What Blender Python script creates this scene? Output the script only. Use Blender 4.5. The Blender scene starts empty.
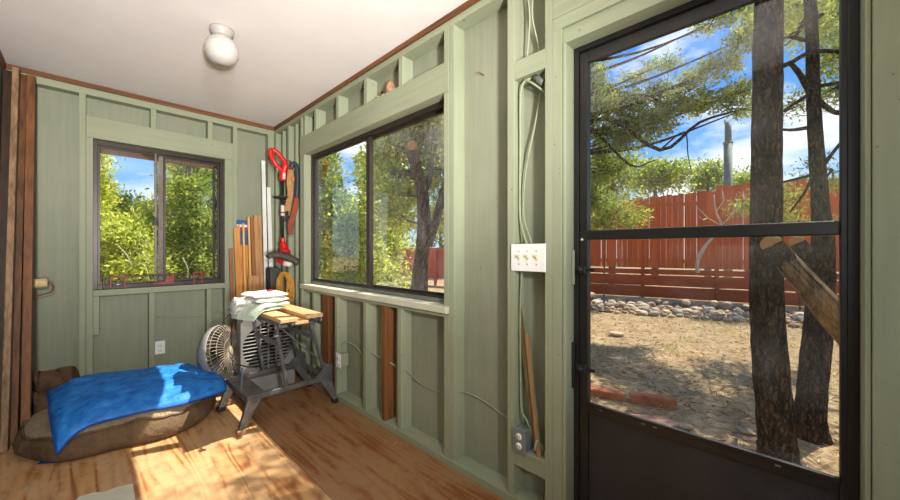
import bpy, bmesh, math, random
import numpy as np
from mathutils import Vector, Matrix, noise

random.seed(7)
RNG = np.random.default_rng(11)
SC = bpy.context.scene
COL = SC.collection
V = Vector

# ------------------------------------------------------------------ materials
def lin(r, g, b):
    f = lambda c: (c / 255 / 12.92) if c / 255 <= .04045 else ((c / 255 + .055) / 1.055) ** 2.4
    return (f(r), f(g), f(b), 1)

class NT:
    """small node tree writer"""
    def __init__(s, m):
        s.t = m.node_tree; s.t.nodes.clear()
    def n(s, typ, inp=None, **kw):
        nd = s.t.nodes.new(typ)
        for k, v in kw.items(): setattr(nd, k, v)
        for k, v in (inp or {}).items():
            if isinstance(v, tuple) and len(v) == 2 and hasattr(v[0], 'outputs'):
                s.t.links.new(v[0].outputs[v[1]], nd.inputs[k])
            else:
                nd.inputs[k].default_value = v
        return nd

def ramp(nd, stops):
    e = nd.color_ramp.elements
    while len(e) > 1: e.remove(e[-1])
    e[0].position, e[0].color = stops[0]
    for p, c in stops[1:]:
        x = e.new(p); x.color = c
    return nd

def new_mat(name):
    m = bpy.data.materials.new(name); m.use_nodes = True
    return m, NT(m)

def M(name, c1, c2=None, scale=8, stretch=(1, 1, 1), rough=.6, bump=.0, bscale=None, metal=0, detail=4, spec=.4, bdist=.01):
    """noise mottled surface: colour c1..c2, bumped by a second noise"""
    m, t = new_mat(name)
    c2 = c2 or c1
    tc = t.n('ShaderNodeTexCoord')
    mp = t.n('ShaderNodeMapping', {'Vector': (tc, 'Object'), 'Scale': stretch})
    nz = t.n('ShaderNodeTexNoise', {'Vector': (mp, 0), 'Scale': scale, 'Detail': detail, 'Roughness': .6})
    rp = ramp(t.n('ShaderNodeValToRGB', {'Fac': (nz, 0)}), [(.3, c1), (.7, c2)])
    b = t.n('ShaderNodeBsdfPrincipled', {'Base Color': (rp, 0), 'Roughness': rough, 'Metallic': metal, 'Specular IOR Level': spec})
    if bump:
        n2 = t.n('ShaderNodeTexNoise', {'Vector': (mp, 0), 'Scale': bscale or scale * 3, 'Detail': 5})
        bp = t.n('ShaderNodeBump', {'Height': (n2, 0), 'Strength': bump, 'Distance': bdist})
        t.t.links.new(bp.outputs[0], b.inputs['Normal'])
    t.n('ShaderNodeOutputMaterial', {'Surface': (b, 0)})
    return m

def wood(name, c1, c2, axis=2, rough=.6, freq=9, fine=60, knots=0.0, bump=.15):
    """long grained timber: the grain runs along one axis"""
    m, t = new_mat(name)
    tc = t.n('ShaderNodeTexCoord')
    s1 = [freq, freq, freq]; s1[axis] = freq * .08
    s2 = [fine, fine, fine]; s2[axis] = fine * .05
    m1 = t.n('ShaderNodeMapping', {'Vector': (tc, 'Object'), 'Scale': tuple(s1)})
    m2 = t.n('ShaderNodeMapping', {'Vector': (tc, 'Object'), 'Scale': tuple(s2)})
    n1 = t.n('ShaderNodeTexNoise', {'Vector': (m1, 0), 'Scale': 1, 'Detail': 3})
    n2 = t.n('ShaderNodeTexNoise', {'Vector': (m2, 0), 'Scale': 1, 'Detail': 4})
    mx = t.n('ShaderNodeMath', {0: (n1, 0), 1: (n2, 0)}, operation='ADD')
    mh = t.n('ShaderNodeMath', {0: (mx, 0), 1: .5}, operation='MULTIPLY')
    rp = ramp(t.n('ShaderNodeValToRGB', {'Fac': (mh, 0)}), [(.36, c1), (.62, c2)])
    b = t.n('ShaderNodeBsdfPrincipled', {'Base Color': (rp, 0), 'Roughness': rough, 'Specular IOR Level': .35})
    bp = t.n('ShaderNodeBump', {'Height': (n2, 0), 'Strength': bump, 'Distance': .004})
    t.t.links.new(bp.outputs[0], b.inputs['Normal'])
    t.n('ShaderNodeOutputMaterial', {'Surface': (b, 0)})
    return m

def leafmat(name, dark, light, trans=.45, tw=1.2):
    m, t = new_mat(name)
    at = t.n('ShaderNodeAttribute', attribute_name='tint')
    rp = ramp(t.n('ShaderNodeValToRGB', {'Fac': (at, 'Fac')}), [(0, dark), (1, light)])
    d = t.n('ShaderNodeBsdfDiffuse', {'Color': (rp, 0)})
    hs = t.n('ShaderNodeHueSaturation', {'Color': (rp, 0), 'Saturation': 1.1, 'Value': tw})
    tr = t.n('ShaderNodeBsdfTranslucent', {'Color': (hs, 0)})
    mx = t.n('ShaderNodeMixShader', {0: trans, 1: (d, 0), 2: (tr, 0)})
    t.n('ShaderNodeOutputMaterial', {'Surface': (mx, 0)})
    return m

def glassmat(name, dust=.02, tint=(.97, .98, .97, 1), scale=3.0):
    """thin pane: see through, mirror by Fresnel, a breath of dust"""
    m, t = new_mat(name)
    tr = t.n('ShaderNodeBsdfTransparent', {'Color': tint})
    gl = t.n('ShaderNodeBsdfGlossy', {'Roughness': .0})
    ge = t.n('ShaderNodeNewGeometry')
    io = t.n('ShaderNodeMath', {0: (ge, 'Backfacing'), 1: -(1.45-1/1.45), 2: 1.45}, operation='MULTIPLY_ADD')   # same mirror strength on both faces of a thin pane
    fr = t.n('ShaderNodeFresnel', {'IOR': (io, 0)})
    mx = t.n('ShaderNodeMixShader', {0: (fr, 0), 1: (tr, 0), 2: (gl, 0)})
    tc = t.n('ShaderNodeTexCoord')
    nz = t.n('ShaderNodeTexNoise', {'Vector': (tc, 'Object'), 'Scale': scale, 'Detail': 4})
    rp = ramp(t.n('ShaderNodeValToRGB', {'Fac': (nz, 0)}), [(.45, (dust * .2,) * 3 + (1,)), (.8, (dust * 2,) * 3 + (1,))])
    df = t.n('ShaderNodeBsdfTranslucent', {'Color': (.8, .8, .78, 1)})
    m2 = t.n('ShaderNodeMixShader', {0: (rp, 0), 1: (mx, 0), 2: (df, 0)})
    t.n('ShaderNodeOutputMaterial', {'Surface': (m2, 0)})
    return m

GREEN1, GREEN2 = lin(133, 140, 114), lin(145, 150, 124)
mt = {}
def paint(name, a, b, axis):
    """green painted timber: faint brush marks and a few dark specks"""
    m, t = new_mat(name)
    tc = t.n('ShaderNodeTexCoord')
    s = [38, 38, 38]; s[axis] = 2.2
    mp = t.n('ShaderNodeMapping', {'Vector': (tc, 'Object'), 'Scale': tuple(s)})
    n1 = t.n('ShaderNodeTexNoise', {'Vector': (mp, 0), 'Scale': 1, 'Detail': 4})
    n2 = t.n('ShaderNodeTexNoise', {'Vector': (tc, 'Object'), 'Scale': 2.3, 'Detail': 3})
    ad = t.n('ShaderNodeMath', {0: (n1, 0), 1: (n2, 0)}, operation='ADD')
    hf = t.n('ShaderNodeMath', {0: (ad, 0), 1: .5}, operation='MULTIPLY')
    rp = ramp(t.n('ShaderNodeValToRGB', {'Fac': (hf, 0)}), [(.36, a), (.62, b)])
    n3 = t.n('ShaderNodeTexNoise', {'Vector': (tc, 'Object'), 'Scale': 46, 'Detail': 1})
    sp = ramp(t.n('ShaderNodeValToRGB', {'Fac': (n3, 0)}), [(.75, (0, 0, 0, 1)), (.79, (1, 1, 1, 1))])
    mx = t.n('ShaderNodeMix', {0: (sp, 0), 6: (rp, 0), 7: lin(96, 100, 76)}, data_type='RGBA')
    b_ = t.n('ShaderNodeBsdfPrincipled', {'Base Color': (mx, 2), 'Roughness': .62, 'Specular IOR Level': .3})
    bp = t.n('ShaderNodeBump', {'Height': (n1, 0), 'Strength': .18, 'Distance': .003})
    t.t.links.new(bp.outputs[0], b_.inputs['Normal'])
    t.n('ShaderNodeOutputMaterial', {'Surface': (b_, 0)})
    return m
mt['paint_v'] = paint('green paint upright', GREEN1, GREEN2, 2)
mt['paint_y'] = paint('green paint along wall', GREEN1, GREEN2, 1)
mt['paint_x'] = paint('green paint across', GREEN1, GREEN2, 0)
mt['sheath'] = paint('green painted sheathing', lin(126, 131, 110), lin(138, 141, 119), 2)
mt['ceil'] = M('ceiling white', lin(226, 220, 216), lin(232, 226, 222), 3, rough=.8, bump=.05, bscale=60)
mt['browntrim'] = wood('brown trim', lin(78, 46, 22), lin(122, 78, 42), 1, freq=14)
mt['browntrim_x'] = wood('brown trim across', lin(78, 46, 22), lin(122, 78, 42), 0, freq=14)
mt['brownstud'] = wood('bare brown stud', lin(84, 50, 24), lin(126, 80, 42), 2, freq=16)
mt['brownboard'] = wood('brown stained board', lin(66, 40, 20), lin(112, 72, 38), 2, freq=14)
mt['darkboard'] = wood('dark stained board', lin(38, 24, 13), lin(66, 42, 23), 2, freq=14)
mt['greyboard'] = wood('rough weathered board', lin(92, 68, 46), lin(152, 120, 88), 2, freq=22, fine=90, bump=.4)
mt['bronze'] = M('dark bronze aluminium', lin(44, 37, 33), lin(56, 47, 42), 6, rough=.38, metal=.3, bump=.04)
mt['bronze_lt'] = M('weathered aluminium track', lin(92, 98, 90), lin(120, 124, 114), 8, rough=.45, metal=.3)
mt['stile'] = M('brown grey interlock', lin(92, 82, 72), lin(112, 102, 90), 8, rough=.45, metal=.2)
mt['doorblack'] = M('black door metal', lin(26, 25, 25), lin(36, 34, 33), 9, rough=.4, bump=.05)
mt['kick'] = M('hammered black panel', lin(34, 36, 40), lin(48, 50, 54), 5, rough=.42, bump=.8, bscale=190, bdist=.002)
mt['alu'] = M('bare aluminium', lin(150, 150, 148), lin(178, 178, 174), 9, rough=.35, metal=.8)
mt['glass'] = glassmat('clear glass', .008)
mt['glass2'] = glassmat('dusty glass', .03, scale=2.2)
mt['glass4'] = glassmat('hazy glass', .06, scale=1.6)
mt['glass3'] = glassmat('lightly dusty glass', .010, scale=4)
mt['white'] = M('white plastic', lin(222, 222, 216), lin(230, 230, 226), 5, rough=.4)
mt['ivory'] = M('ivory plastic', lin(205, 190, 148), lin(214, 200, 160), 5, rough=.4)
mt['black'] = M('black plastic', lin(24, 24, 25), lin(34, 34, 35), 8, rough=.5)
mt['hole'] = M('dark slot', lin(18, 18, 18), None, 8, rough=.8)
mt['boxgrey'] = M('grey metal box', lin(118, 130, 132), lin(136, 146, 146), 9, rough=.4, metal=.4)
mt['cable'] = M('painted cable', lin(126, 134, 104), lin(146, 152, 122), 20, rough=.6)
mt['cablewhite'] = M('white cable', lin(150, 154, 128), lin(166, 168, 144), 20, rough=.6)
mt['globe'] = M('milk glass', lin(172, 168, 160), lin(182, 178, 170), 4, rough=.12, spec=.6)
mt['lampbase'] = M('white enamel', lin(160, 157, 150), None, 4, rough=.35)

# ------------------------------------------------------------------ mesh builder
OFF = {}
class MB:
    def __init__(s): s.v = []; s.f = []; s.sm = []
    def add(s, vs, fs, smooth=False):
        b = len(s.v); s.v += [tuple(v) for v in vs]
        for f in fs: s.f.append([b + i for i in f]); s.sm.append(smooth)
        return s
    def box(s, lo, hi):
        (a, b, c), (d, e, g) = lo, hi
        return s.add([(a, b, c), (d, b, c), (d, e, c), (a, e, c), (a, b, g), (d, b, g), (d, e, g), (a, e, g)],
                     [(0, 3, 2, 1), (4, 5, 6, 7), (0, 1, 5, 4), (1, 2, 6, 5), (2, 3, 7, 6), (3, 0, 4, 7)])
    def beam(s, p0, p1, w, d, up=(0, 0, 1), ch=0.0):
        """rectangular bar from p0 to p1, w across, d along 'up'"""
        p0, p1 = V(p0), V(p1); ax = (p1 - p0).normalized()
        side = ax.cross(V(up))
        if side.length < 1e-4: side = ax.cross(V((1, 0, 0)))
        side.normalize(); u = side.cross(ax).normalized()
        if ch:
            q = [(-w/2+ch, -d/2), (w/2-ch, -d/2), (w/2, -d/2+ch), (w/2, d/2-ch), (w/2-ch, d/2), (-w/2+ch, d/2), (-w/2, d/2-ch), (-w/2, -d/2+ch)]
        else:
            q = [(-w/2, -d/2), (w/2, -d/2), (w/2, d/2), (-w/2, d/2)]
        n = len(q)
        vs = [p0 + side * a + u * b for a, b in q] + [p1 + side * a + u * b for a, b in q]
        fs = [tuple(range(n))[::-1], tuple(range(n, 2 * n))] + [(i, (i + 1) % n, n + (i + 1) % n, n + i) for i in range(n)]
        return s.add(vs, fs)
    def tube(s, pts, r, n=8, caps=True, flat=1.0, wob=None):
        pts = [V(p) for p in pts]; m = len(pts)
        rr = r if hasattr(r, '__len__') else [r] * m
        t0 = (pts[1] - pts[0]).normalized()
        ref = V((0, 0, 1)) if abs(t0.z) < .9 else V((1, 0, 0))
        nrm = (ref - t0 * ref.dot(t0)).normalized()
        vs = []
        for i, p in enumerate(pts):
            t = (pts[min(i + 1, m - 1)] - pts[max(i - 1, 0)])
            t = t.normalized() if t.length > 1e-9 else t0
            nrm = nrm - t * nrm.dot(t)
            nrm = nrm.normalized() if nrm.length > 1e-6 else t.orthogonal().normalized()
            bi = t.cross(nrm)
            for k in range(n):
                a = 2 * math.pi * k / n
                q = rr[i] * (wob(i, k) if wob else 1)
                vs.append(p + nrm * math.cos(a) * q + bi * math.sin(a) * q * flat)
        fs = [(i*n+k, i*n+(k+1) % n, (i+1)*n+(k+1) % n, (i+1)*n+k) for i in range(m-1) for k in range(n)]
        s.add(vs, fs, True)
        if caps:
            b = len(s.v) - m * n
            s.f.append([b + k for k in range(n)][::-1]); s.sm.append(False)
            s.f.append([b + (m-1)*n + k for k in range(n)]); s.sm.append(False)
        return s
    def lathe(s, c, prof, n=24, ax=(0, 0, 1), smooth=True):
        """prof: (radius, height) pairs around an axis through c"""
        c = V(c); ax = V(ax).normalized(); a1 = ax.orthogonal().normalized(); a2 = ax.cross(a1)
        vs = []; 
        for r, h in prof:
            r = max(r, 1e-4)
            for k in range(n):
                a = 2*math.pi*k/n
                vs.append(c + ax*h + a1*(r*math.cos(a)) + a2*(r*math.sin(a)))
        m = len(prof)
        fs = [(i*n+k, i*n+(k+1) % n, (i+1)*n+(k+1) % n, (i+1)*n+k) for i in range(m-1) for k in range(n)]
        return s.add(vs, fs, smooth)
    def prism(s, poly, ex):
        """closed polygon (3D points) pushed along ex"""
        ex = V(ex); n = len(poly); P = [V(p) for p in poly]
        return s.add(P + [p + ex for p in P], [tuple(range(n))[::-1], tuple(range(n, 2*n))] +
                     [(i, (i+1) % n, n+(i+1) % n, n+i) for i in range(n)])
    def build(s, name, mat, parent=None, bevel=0, off=None, sub=0):
        me = bpy.data.meshes.new(name)
        if parent is not None: L = OFF[parent.name]
        elif off is not None: L = V(off)
        else:
            a = np.array(s.v); lo, hi = a.min(0), a.max(0)
            L = V(((lo[0]+hi[0])/2, (lo[1]+hi[1])/2, lo[2]))
        me.from_pydata([tuple(V(v) - L) for v in s.v], [], s.f)
        me.polygons.foreach_set('use_smooth', s.sm)
        bm = bmesh.new(); bm.from_mesh(me); bmesh.ops.recalc_face_normals(bm, faces=bm.faces); bm.to_mesh(me); bm.free()
        me.materials.append(mat); me.update()
        o = bpy.data.objects.new(name, me); COL.objects.link(o)
        if parent is not None: o.parent = parent
        else: o.location = L
        OFF[o.name] = L
        if bevel:
            b = o.modifiers.new('edge', 'BEVEL'); b.width = bevel; b.segments = 2; b.limit_method = 'ANGLE'
        if sub:
            b = o.modifiers.new('round', 'SUBSURF'); b.levels = sub; b.render_levels = sub
        return o

def tag(o, label, cat, group=None, kind=None):
    if label: o['label'] = label
    if cat: o['category'] = cat
    if group: o['group'] = group
    if kind: o['kind'] = kind
    return o
def thing(name, loc, label, cat, group=None, kind=None):
    o = bpy.data.objects.new(name, None); COL.objects.link(o); o.location = loc; OFF[o.name] = V(loc)
    o.empty_display_size = .05
    return tag(o, label, cat, group, kind)
def struct(o, label=None, cat=None):
    return tag(o, label, cat, kind='structure')
def bx(name, lo, hi, mat, parent=None, bevel=.002, label=None):
    o = MB().box(lo, hi).build(name, mat, parent, bevel)
    if label: o['label'] = label
    return o
def smooth_path(pts, k=6):
    """Catmull-Rom through the points"""
    P = [V(p) for p in pts]; P = [P[0]*2-P[1]] + P + [P[-1]*2-P[-2]]
    out = []
    for i in range(1, len(P)-2):
        for j in range(k):
            t = j/k; a, b, c, d = P[i-1], P[i], P[i+1], P[i+2]
            out.append(.5*((2*b)+(c-a)*t+(2*a-5*b+4*c-d)*t*t+(3*b-a-3*c+d)*t**3))
    out.append(P[-2]); return out

# ------------------------------------------------------------------ the room
XL, XS, XO = -.40, 1.41, 1.499          # left wall face, right stud faces, right sheathing
YB, YO = 3.98, 4.069                    # back stud faces, back sheathing
YF = -1.5                               # wall behind the camera
ZP, ZC = 2.445, 2.515                   # underside of top plate, ceiling

def floor_material():
    m, t = new_mat('plywood floor')
    tc = t.n('ShaderNodeTexCoord')
    sx = t.n('ShaderNodeSeparateXYZ', {0: (tc, 'Object')})
    sheet = t.n('ShaderNodeMath', {0: (sx, 0), 1: .825}, operation='GREATER_THAN')
    shift = t.n('ShaderNodeMath', {0: (sheet, 0), 1: 7.3}, operation='MULTIPLY')
    cv = t.n('ShaderNodeCombineXYZ', {0: (shift, 0), 1: (shift, 0)})
    pv = t.n('ShaderNodeVectorMath', {0: (tc, 'Object'), 1: (cv, 0)}, operation='ADD')
    mp = t.n('ShaderNodeMapping', {'Vector': (pv, 0), 'Scale': (6.5, .60, 1)})
    n1 = t.n('ShaderNodeTexNoise', {'Vector': (mp, 0), 'Scale': 1, 'Detail': 2.5, 'Roughness': .45, 'Distortion': .3})
    rings = t.n('ShaderNodeMath', {0: (n1, 0), 1: 58}, operation='MULTIPLY')
    sn = t.n('ShaderNodeMath', {0: (rings, 0)}, operation='SINE')
    h1 = t.n('ShaderNodeMath', {0: (sn, 0), 1: .5, 2: .5}, operation='MULTIPLY_ADD')
    grain = ramp(t.n('ShaderNodeValToRGB', {'Fac': (h1, 0)}), [(.0, lin(142, 92, 52)), (.35, lin(174, 124, 78)), (1, lin(190, 146, 98))])
    # broad worn, paler drifts
    mp2 = t.n('ShaderNodeMapping', {'Vector': (pv, 0), 'Scale': (6, 1.6, 1)})
    n2 = t.n('ShaderNodeTexNoise', {'Vector': (mp2, 0), 'Scale': 1.3, 'Detail': 6, 'Roughness': .65})
    wr = ramp(t.n('ShaderNodeValToRGB', {'Fac': (n2, 0)}), [(.44, (0, 0, 0, 1)), (.54, (.75, .75, .75, 1))])
    c2 = t.n('ShaderNodeMix', {0: (wr, 0), 6: (grain, 0), 7: lin(192, 156, 114)}, data_type='RGBA')
    # redder right-hand sheet
    red = t.n('ShaderNodeMix', {0: .58, 6: (c2, 2), 7: lin(98, 52, 22)}, data_type='RGBA', blend_type='MIX')
    c3 = t.n('ShaderNodeMix', {0: (sheet, 0), 6: (c2, 2), 7: (red, 2)}, data_type='RGBA')
    # fine dirt and paint flecks
    n3 = t.n('ShaderNodeTexNoise', {'Vector': (tc, 'Object'), 'Scale': 16, 'Detail': 6, 'Roughness': .7})
    dr = ramp(t.n('ShaderNodeValToRGB', {'Fac': (n3, 0)}), [(.30, (.75, .7, .64, 1)), (.46, (1, 1, 1, 1))])
    c4 = t.n('ShaderNodeMix', {0: 1.0, 6: (c3, 2), 7: (dr, 0)}, data_type='RGBA', blend_type='MULTIPLY')
    n4 = t.n('ShaderNodeTexNoise', {'Vector': (tc, 'Object'), 'Scale': 11, 'Detail': 2})
    fl = ramp(t.n('ShaderNodeValToRGB', {'Fac': (n4, 0)}), [(.735, (0, 0, 0, 1)), (.75, (.75, .75, .75, 1))])
    c5 = t.n('ShaderNodeMix', {0: (fl, 0), 6: (c4, 2), 7: lin(158, 164, 140)}, data_type='RGBA')
    b = t.n('ShaderNodeBsdfPrincipled', {'Base Color': (c5, 2), 'Roughness': .55, 'Specular IOR Level': .3})
    bp = t.n('ShaderNodeBump', {'Height': (n3, 0), 'Strength': .15, 'Distance': .004})
    t.t.links.new(bp.outputs[0], b.inputs['Normal'])
    t.n('ShaderNodeOutputMaterial', {'Surface': (b, 0)})
    return m
mt['floor'] = floor_material()
# floor: two plywood sheets with an open seam between, on a slab
fl = MB()
fl.box((XL-.1, YF-.1, -.02), (.8235, YO+.05, 0)); fl.box((.8265, YF-.1, -.02), (XO+.05, YO+.05, 0)); fl.box((XL-.1, YF-.1, -.06), (XO+.05, YO+.05, -.021))
struct(fl.build('floor', mt['floor'], off=(0, 0, 0)), 'worn orange brown plywood floor with a seam', 'floor')
mt['floorpaint'] = M('grey white floor paint', lin(186, 184, 164), lin(204, 200, 182), 14, rough=.7)
fp = MB()
fp.prism([(-.10, 2.12, 0), (.165, 2.10, 0), (.168, 2.425, 0), (.11, 2.45, 0), (.065, 2.445, 0), (.03, 2.475, 0), (-.022, 2.485, 0), (-.05, 2.43, 0)], (0, 0, .0012))
tag(fp.build('paint_patch', mt['floorpaint']), 'grey white paint patch on the plywood floor at front', 'paint patch')

ce = MB().box((XL-.1, YF-.1, ZC), (XO+.05, YO+.05, ZC+.06))
struct(ce.build('ceiling', mt['ceil'], off=(0, 0, ZC)), 'plain white flat ceiling', 'ceiling')

# ---- trims at the ceiling
struct(bx('trim_1', (XL, YB-.012, 2.478), (XS, YB+.01, ZC), mt['browntrim_x']), 'brown wood strip under the ceiling on the back wall', 'trim')
struct(bx('trim_2', (XS-.012, YF, 2.483), (XS+.01, YB, ZC), mt['browntrim']), 'brown wood strip under the ceiling above the windowed long wall', 'trim')
struct(bx('trim_3', (XL, YF, 2.45), (XL+.012, YB, ZC), mt['browntrim']), 'brown wood strip under the ceiling on the near long wall', 'trim')

# ---- right wall (long wall with window_2 and door_1)
W2 = (1.41, 3.25, .885, 2.09)           # window opening Y0,Y1,Z0,Z1
DY = (-.152, .698)
wr = thing('wall_right', (XO, 1.2, 0), 'green open stud wall with the wide window and the black door', 'wall', kind='structure')
sh = MB()
t_ = .03
sh.box((XO, YF-.1, -.05), (XO+t_, DY[0], ZC)); sh.box((XO, DY[1], -.05), (XO+t_, W2[0], ZC))
sh.box((XO, W2[1], -.05), (XO+t_, YO+t_, ZC)); sh.box((XO, W2[0], -.05), (XO+t_, W2[1], W2[2])); sh.box((XO, W2[0], W2[3]), (XO+t_, W2[1], ZC))
sh.box((XO, DY[0], 2.08), (XO+t_, DY[1], ZC)); sh.box((XO, DY[0], -.05), (XO+t_, DY[1], -.0))
sh.build('sheathing', mt['sheath'], wr)
mt['sillpale'] = paint('pale sill', lin(176, 178, 154), lin(196, 194, 172), 1)  # sill coloured paler than the other green timber
PV, PY, PX = mt['paint_v'], mt['paint_y'], mt['paint_x']
def rstud(y0, y1, z0=.038, z1=ZP, mat=PV, name='stud', x0=XS, label=None):
    return bx(name, (x0, y0, z0), (XO, y1, z1), mat, wr, label=label)
bx('top_plate', (XS, YF, ZP), (XO, YB, 2.483), PY, wr)
bx('top_plate', (XS+.012, YF, 2.483), (XO, YB, ZC-.001), PY, wr)
bx('bottom_plate', (XS-.012, DY[1]+.045, 0), (XO, YB, .038), PY, wr)
rstud(3.94, 3.979); rstud(3.80, 3.838, x0=XS+.02); rstud(3.60, 3.64); rstud(3.50, 3.538, x0=XS+.03)
rstud(3.297, 3.335)                                  # king
bx('trimmer', (XS, 3.25, .885), (XO, 3.297, 2.09), PV, wr)
rstud(1.331, 1.369); bx('trimmer', (XS, 1.371, .038), (XO, 1.41, 2.09), PV, wr)
bx('header', (XS-.004, 1.371, 2.09), (XO, 3.335, 2.258), PY, wr)
for y in (3.0, 2.605, 2.195, 1.785): bx('cripple', (XS, y-.0, 2.258), (XO, y+.04, ZP), PV, wr)
bx('cripple', (XS, 1.371, 2.258), (XO, 1.409, ZP), PV, wr)
bx('cripple', (XS, 3.225, 2.258), (XO, 3.262, ZP), PV, wr)
bx('sill', (XS-.025, 1.371, .845), (XO, 3.29, .885), mt['sillpale'], wr, bevel=.004)
bx('apron', (XS, 1.41, .82), (XO, 3.25, .845), PY, wr)
rstud(3.045, 3.083, z1=.82); rstud(2.63, 2.668, z1=.82); rstud(2.205, 2.243, z1=.82); rstud(1.80, 1.838, z1=.82)
rstud(2.80, 2.91, z1=.82, mat=mt['brownstud'], label='bare brown stud near the workbench', x0=XS+.01)
rstud(1.975, 2.013, z1=.82, mat=mt['brownstud'], label='bare brown stud under the window')
rstud(.94, .978)
rstud(.742, .779); bx('trimmer', (XS, .70, 0), (XO, .741, 2.147), PV, wr)
bx('blocking', (XS, .779, 2.005), (XO, .94, 2.091), PY, wr)
bx('blocking', (XS+.002, .779, .184), (XO, .94, .262), PY, wr)
# door head: wide boards one over another, then the lower, set-back head lining
bx('head_board', (XS, DY[0]-.10, 2.2), (XO, .741, 2.36), PY, wr)
bx('head_board', (XS+.001, DY[0]-.10, 2.147), (XO, .741, 2.199), PY, wr)
bx('head_board', (XS, DY[0]-.10, 2.361), (XO, .741, ZP), PY, wr)
bx('head_lining', (XS+.012, DY[0], 2.083), (XO, .70, 2.147), PY, wr)
bx('door_jamb', (XS+.004, DY[1]-.014, 0), (XO+t_, .70, 2.083), PV, wr, bevel=.005)
bx('door_jamb', (XS+.004, DY[0]-.0, 0), (XO+t_, DY[0]+.012, 2.083), PV, wr, bevel=.008)
bx('wall_board', (XS, YF, 0), (XO, DY[0]-.001, 2.147), PV, wr, bevel=.006)
bx('window_jamb', (XS+.002, W2[1]-.006, W2[2]), (XO, W2[1], W2[3]), PV, wr)
# nail left in the sheathing
nl = MB().tube([(XO, 1.19, 2.145), (XO-.035, 1.20, 2.155), (XO-.04, 1.205, 2.15)], .003, 6).build('nail', mt['brownstud'], wr)

# ---- back wall
W1 = (.041, .949, .88, 2.09)
wb = thing('wall_back', (.5, YO, 0), 'green open stud wall with the smaller sliding window', 'wall', kind='structure')
sh = MB()
sh.box((XL-.1, YO, -.05), (W1[0], YO+t_, ZC)); sh.box((W1[1], YO, -.05), (XO, YO+t_, ZC))
sh.box((W1[0], YO, -.05), (W1[1], YO+t_, W1[2])); sh.box((W1[0], YO, W1[3]), (W1[1], YO+t_, ZC))
sh.build('sheathing', mt['sheath'], wb)
bx('panel_seam', (XL, YO-.004, 1.205), (-.036, YO, 1.212), mt['sheath'], wb, bevel=.001)
ZB = 2.425
def bstud(x0, x1, z0=.038, z1=ZB, name='stud', y0=YB, mat=PV): return bx(name, (x0, y0, z0), (x1, YO, z1), mat, wb)
bx('top_plate', (XL, YB, ZB), (XS, YO, 2.478), PX, wb); bx('top_plate', (XL, YB+.012, 2.478), (XS, YO, ZC-.001), PX, wb)
bx('bottom_plate', (XL, YB, 0), (XS, YO, .038), PX, wb)
bstud(XL, XL+.03); bstud(-.035, .002); bx('trimmer', (.003, YB, .038), (.041, YO, 2.09), PV, wb)
bx('header', (.003, YB-.003, 2.09), (1.018, YO, 2.258), PX, wb)
for x in (.392, .808): bx('cripple', (x, YB, 2.258), (x+.038, YO, ZB), PV, wb)
bstud(1.019, 1.056); bx('trimmer', (.949, YB, .038), (1.018, YO, 2.09), PV, wb)
bstud(1.345, 1.408, y0=YB-.0)
bx('sill', (.041, YB-.014, .83), (.949, YO, .88), PX, wb, bevel=.004)
bx('cripple', (.042, YB, .52), (.078, YO, .83), PV, wb)
bstud(.381, .419, z1=.83, name='cripple'); bstud(.80, .838, z1=.83, name='cripple')

# ---- left wall and the wall behind the camera, the left one with an unseen opening added to let light in
wl = MB()
LW = (-1.35, -.25, .95, 2.1)
wl.box((XL-.1, LW[1], -.05), (XL, YO, ZC)); wl.box((XL-.1, YF-.1, -.05), (XL, LW[0], ZC))
wl.box((XL-.1, LW[0], -.05), (XL, LW[1], LW[2])); wl.box((XL-.1, LW[0], LW[3]), (XL, LW[1], ZC))
struct(wl.build('wall_left', mt['sheath'], off=(XL, 1, 0)), 'green painted long wall behind the leaning boards', 'wall')
wf = MB().box((XL, YF-.1, -.05), (XO, YF, ZC))
struct(wf.build('wall_front', mt['sheath'], off=(.5, YF, 0)), 'green painted end wall behind the viewpoint', 'wall')

# ---- window_1 (back wall): two-pane slider in a dark bronze frame
def ring(name, axis, a0, a1, z0, z1, d0, d1, w, mat, parent, wb_=None, wt=None):
    """rectangular frame in the plane across 'axis' (0: x const, 1: y const)"""
    m = MB(); wb_ = wb_ or w; wt = wt or w
    def b(p, q, r, s):
        if axis == 1: m.box((p, d0, r), (q, d1, s))
        else: m.box((d0, p, r), (d1, q, s))
    b(a0, a0+w, z0, z1); b(a1-w, a1, z0, z1); b(a0+w, a1-w, z0, z0+wb_); b(a0+w, a1-w, z1-wt, z1)
    return m.build(name, mat, parent, .0015)
w1 = thing('window_1', (.5, YO, .88), 'dark framed sliding window in the back wall', 'window', kind='structure')
ring('window_frame', 1, .041, .949, .88, 2.09, 4.035, 4.10, .028, mt['bronze'], w1, .035, .035)
s1 = ring('sash', 1, .069, .50, .915, 2.055, 4.045, 4.06, .014, mt['bronze'], w1)
MB().box((.083, 4.051, .929), (.486, 4.054, 2.041)).build('pane', mt['glass'], s1)
s2 = ring('sash', 1, .43, .921, .915, 2.055, 4.066, 4.082, .018, mt['bronze'], w1)
MB().box((.448, 4.072, .933), (.903, 4.075, 2.037)).build('pane', mt['glass'], s2)
bx('interlock', (.452, 4.062, .92), (.505, 4.066, 2.05), mt['stile'], w1)
bx('meeting_bar', (.424, 4.036, .915), (.440, 4.062, 2.055), mt['stile'], w1)
bx('screen_bar', (.868, 4.083, .915), (.890, 4.095, 2.055), mt['bronze'], w1)
bx('latch', (.418, 4.025, 1.42), (.438, 4.036, 1.49), mt['black'], w1)

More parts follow.
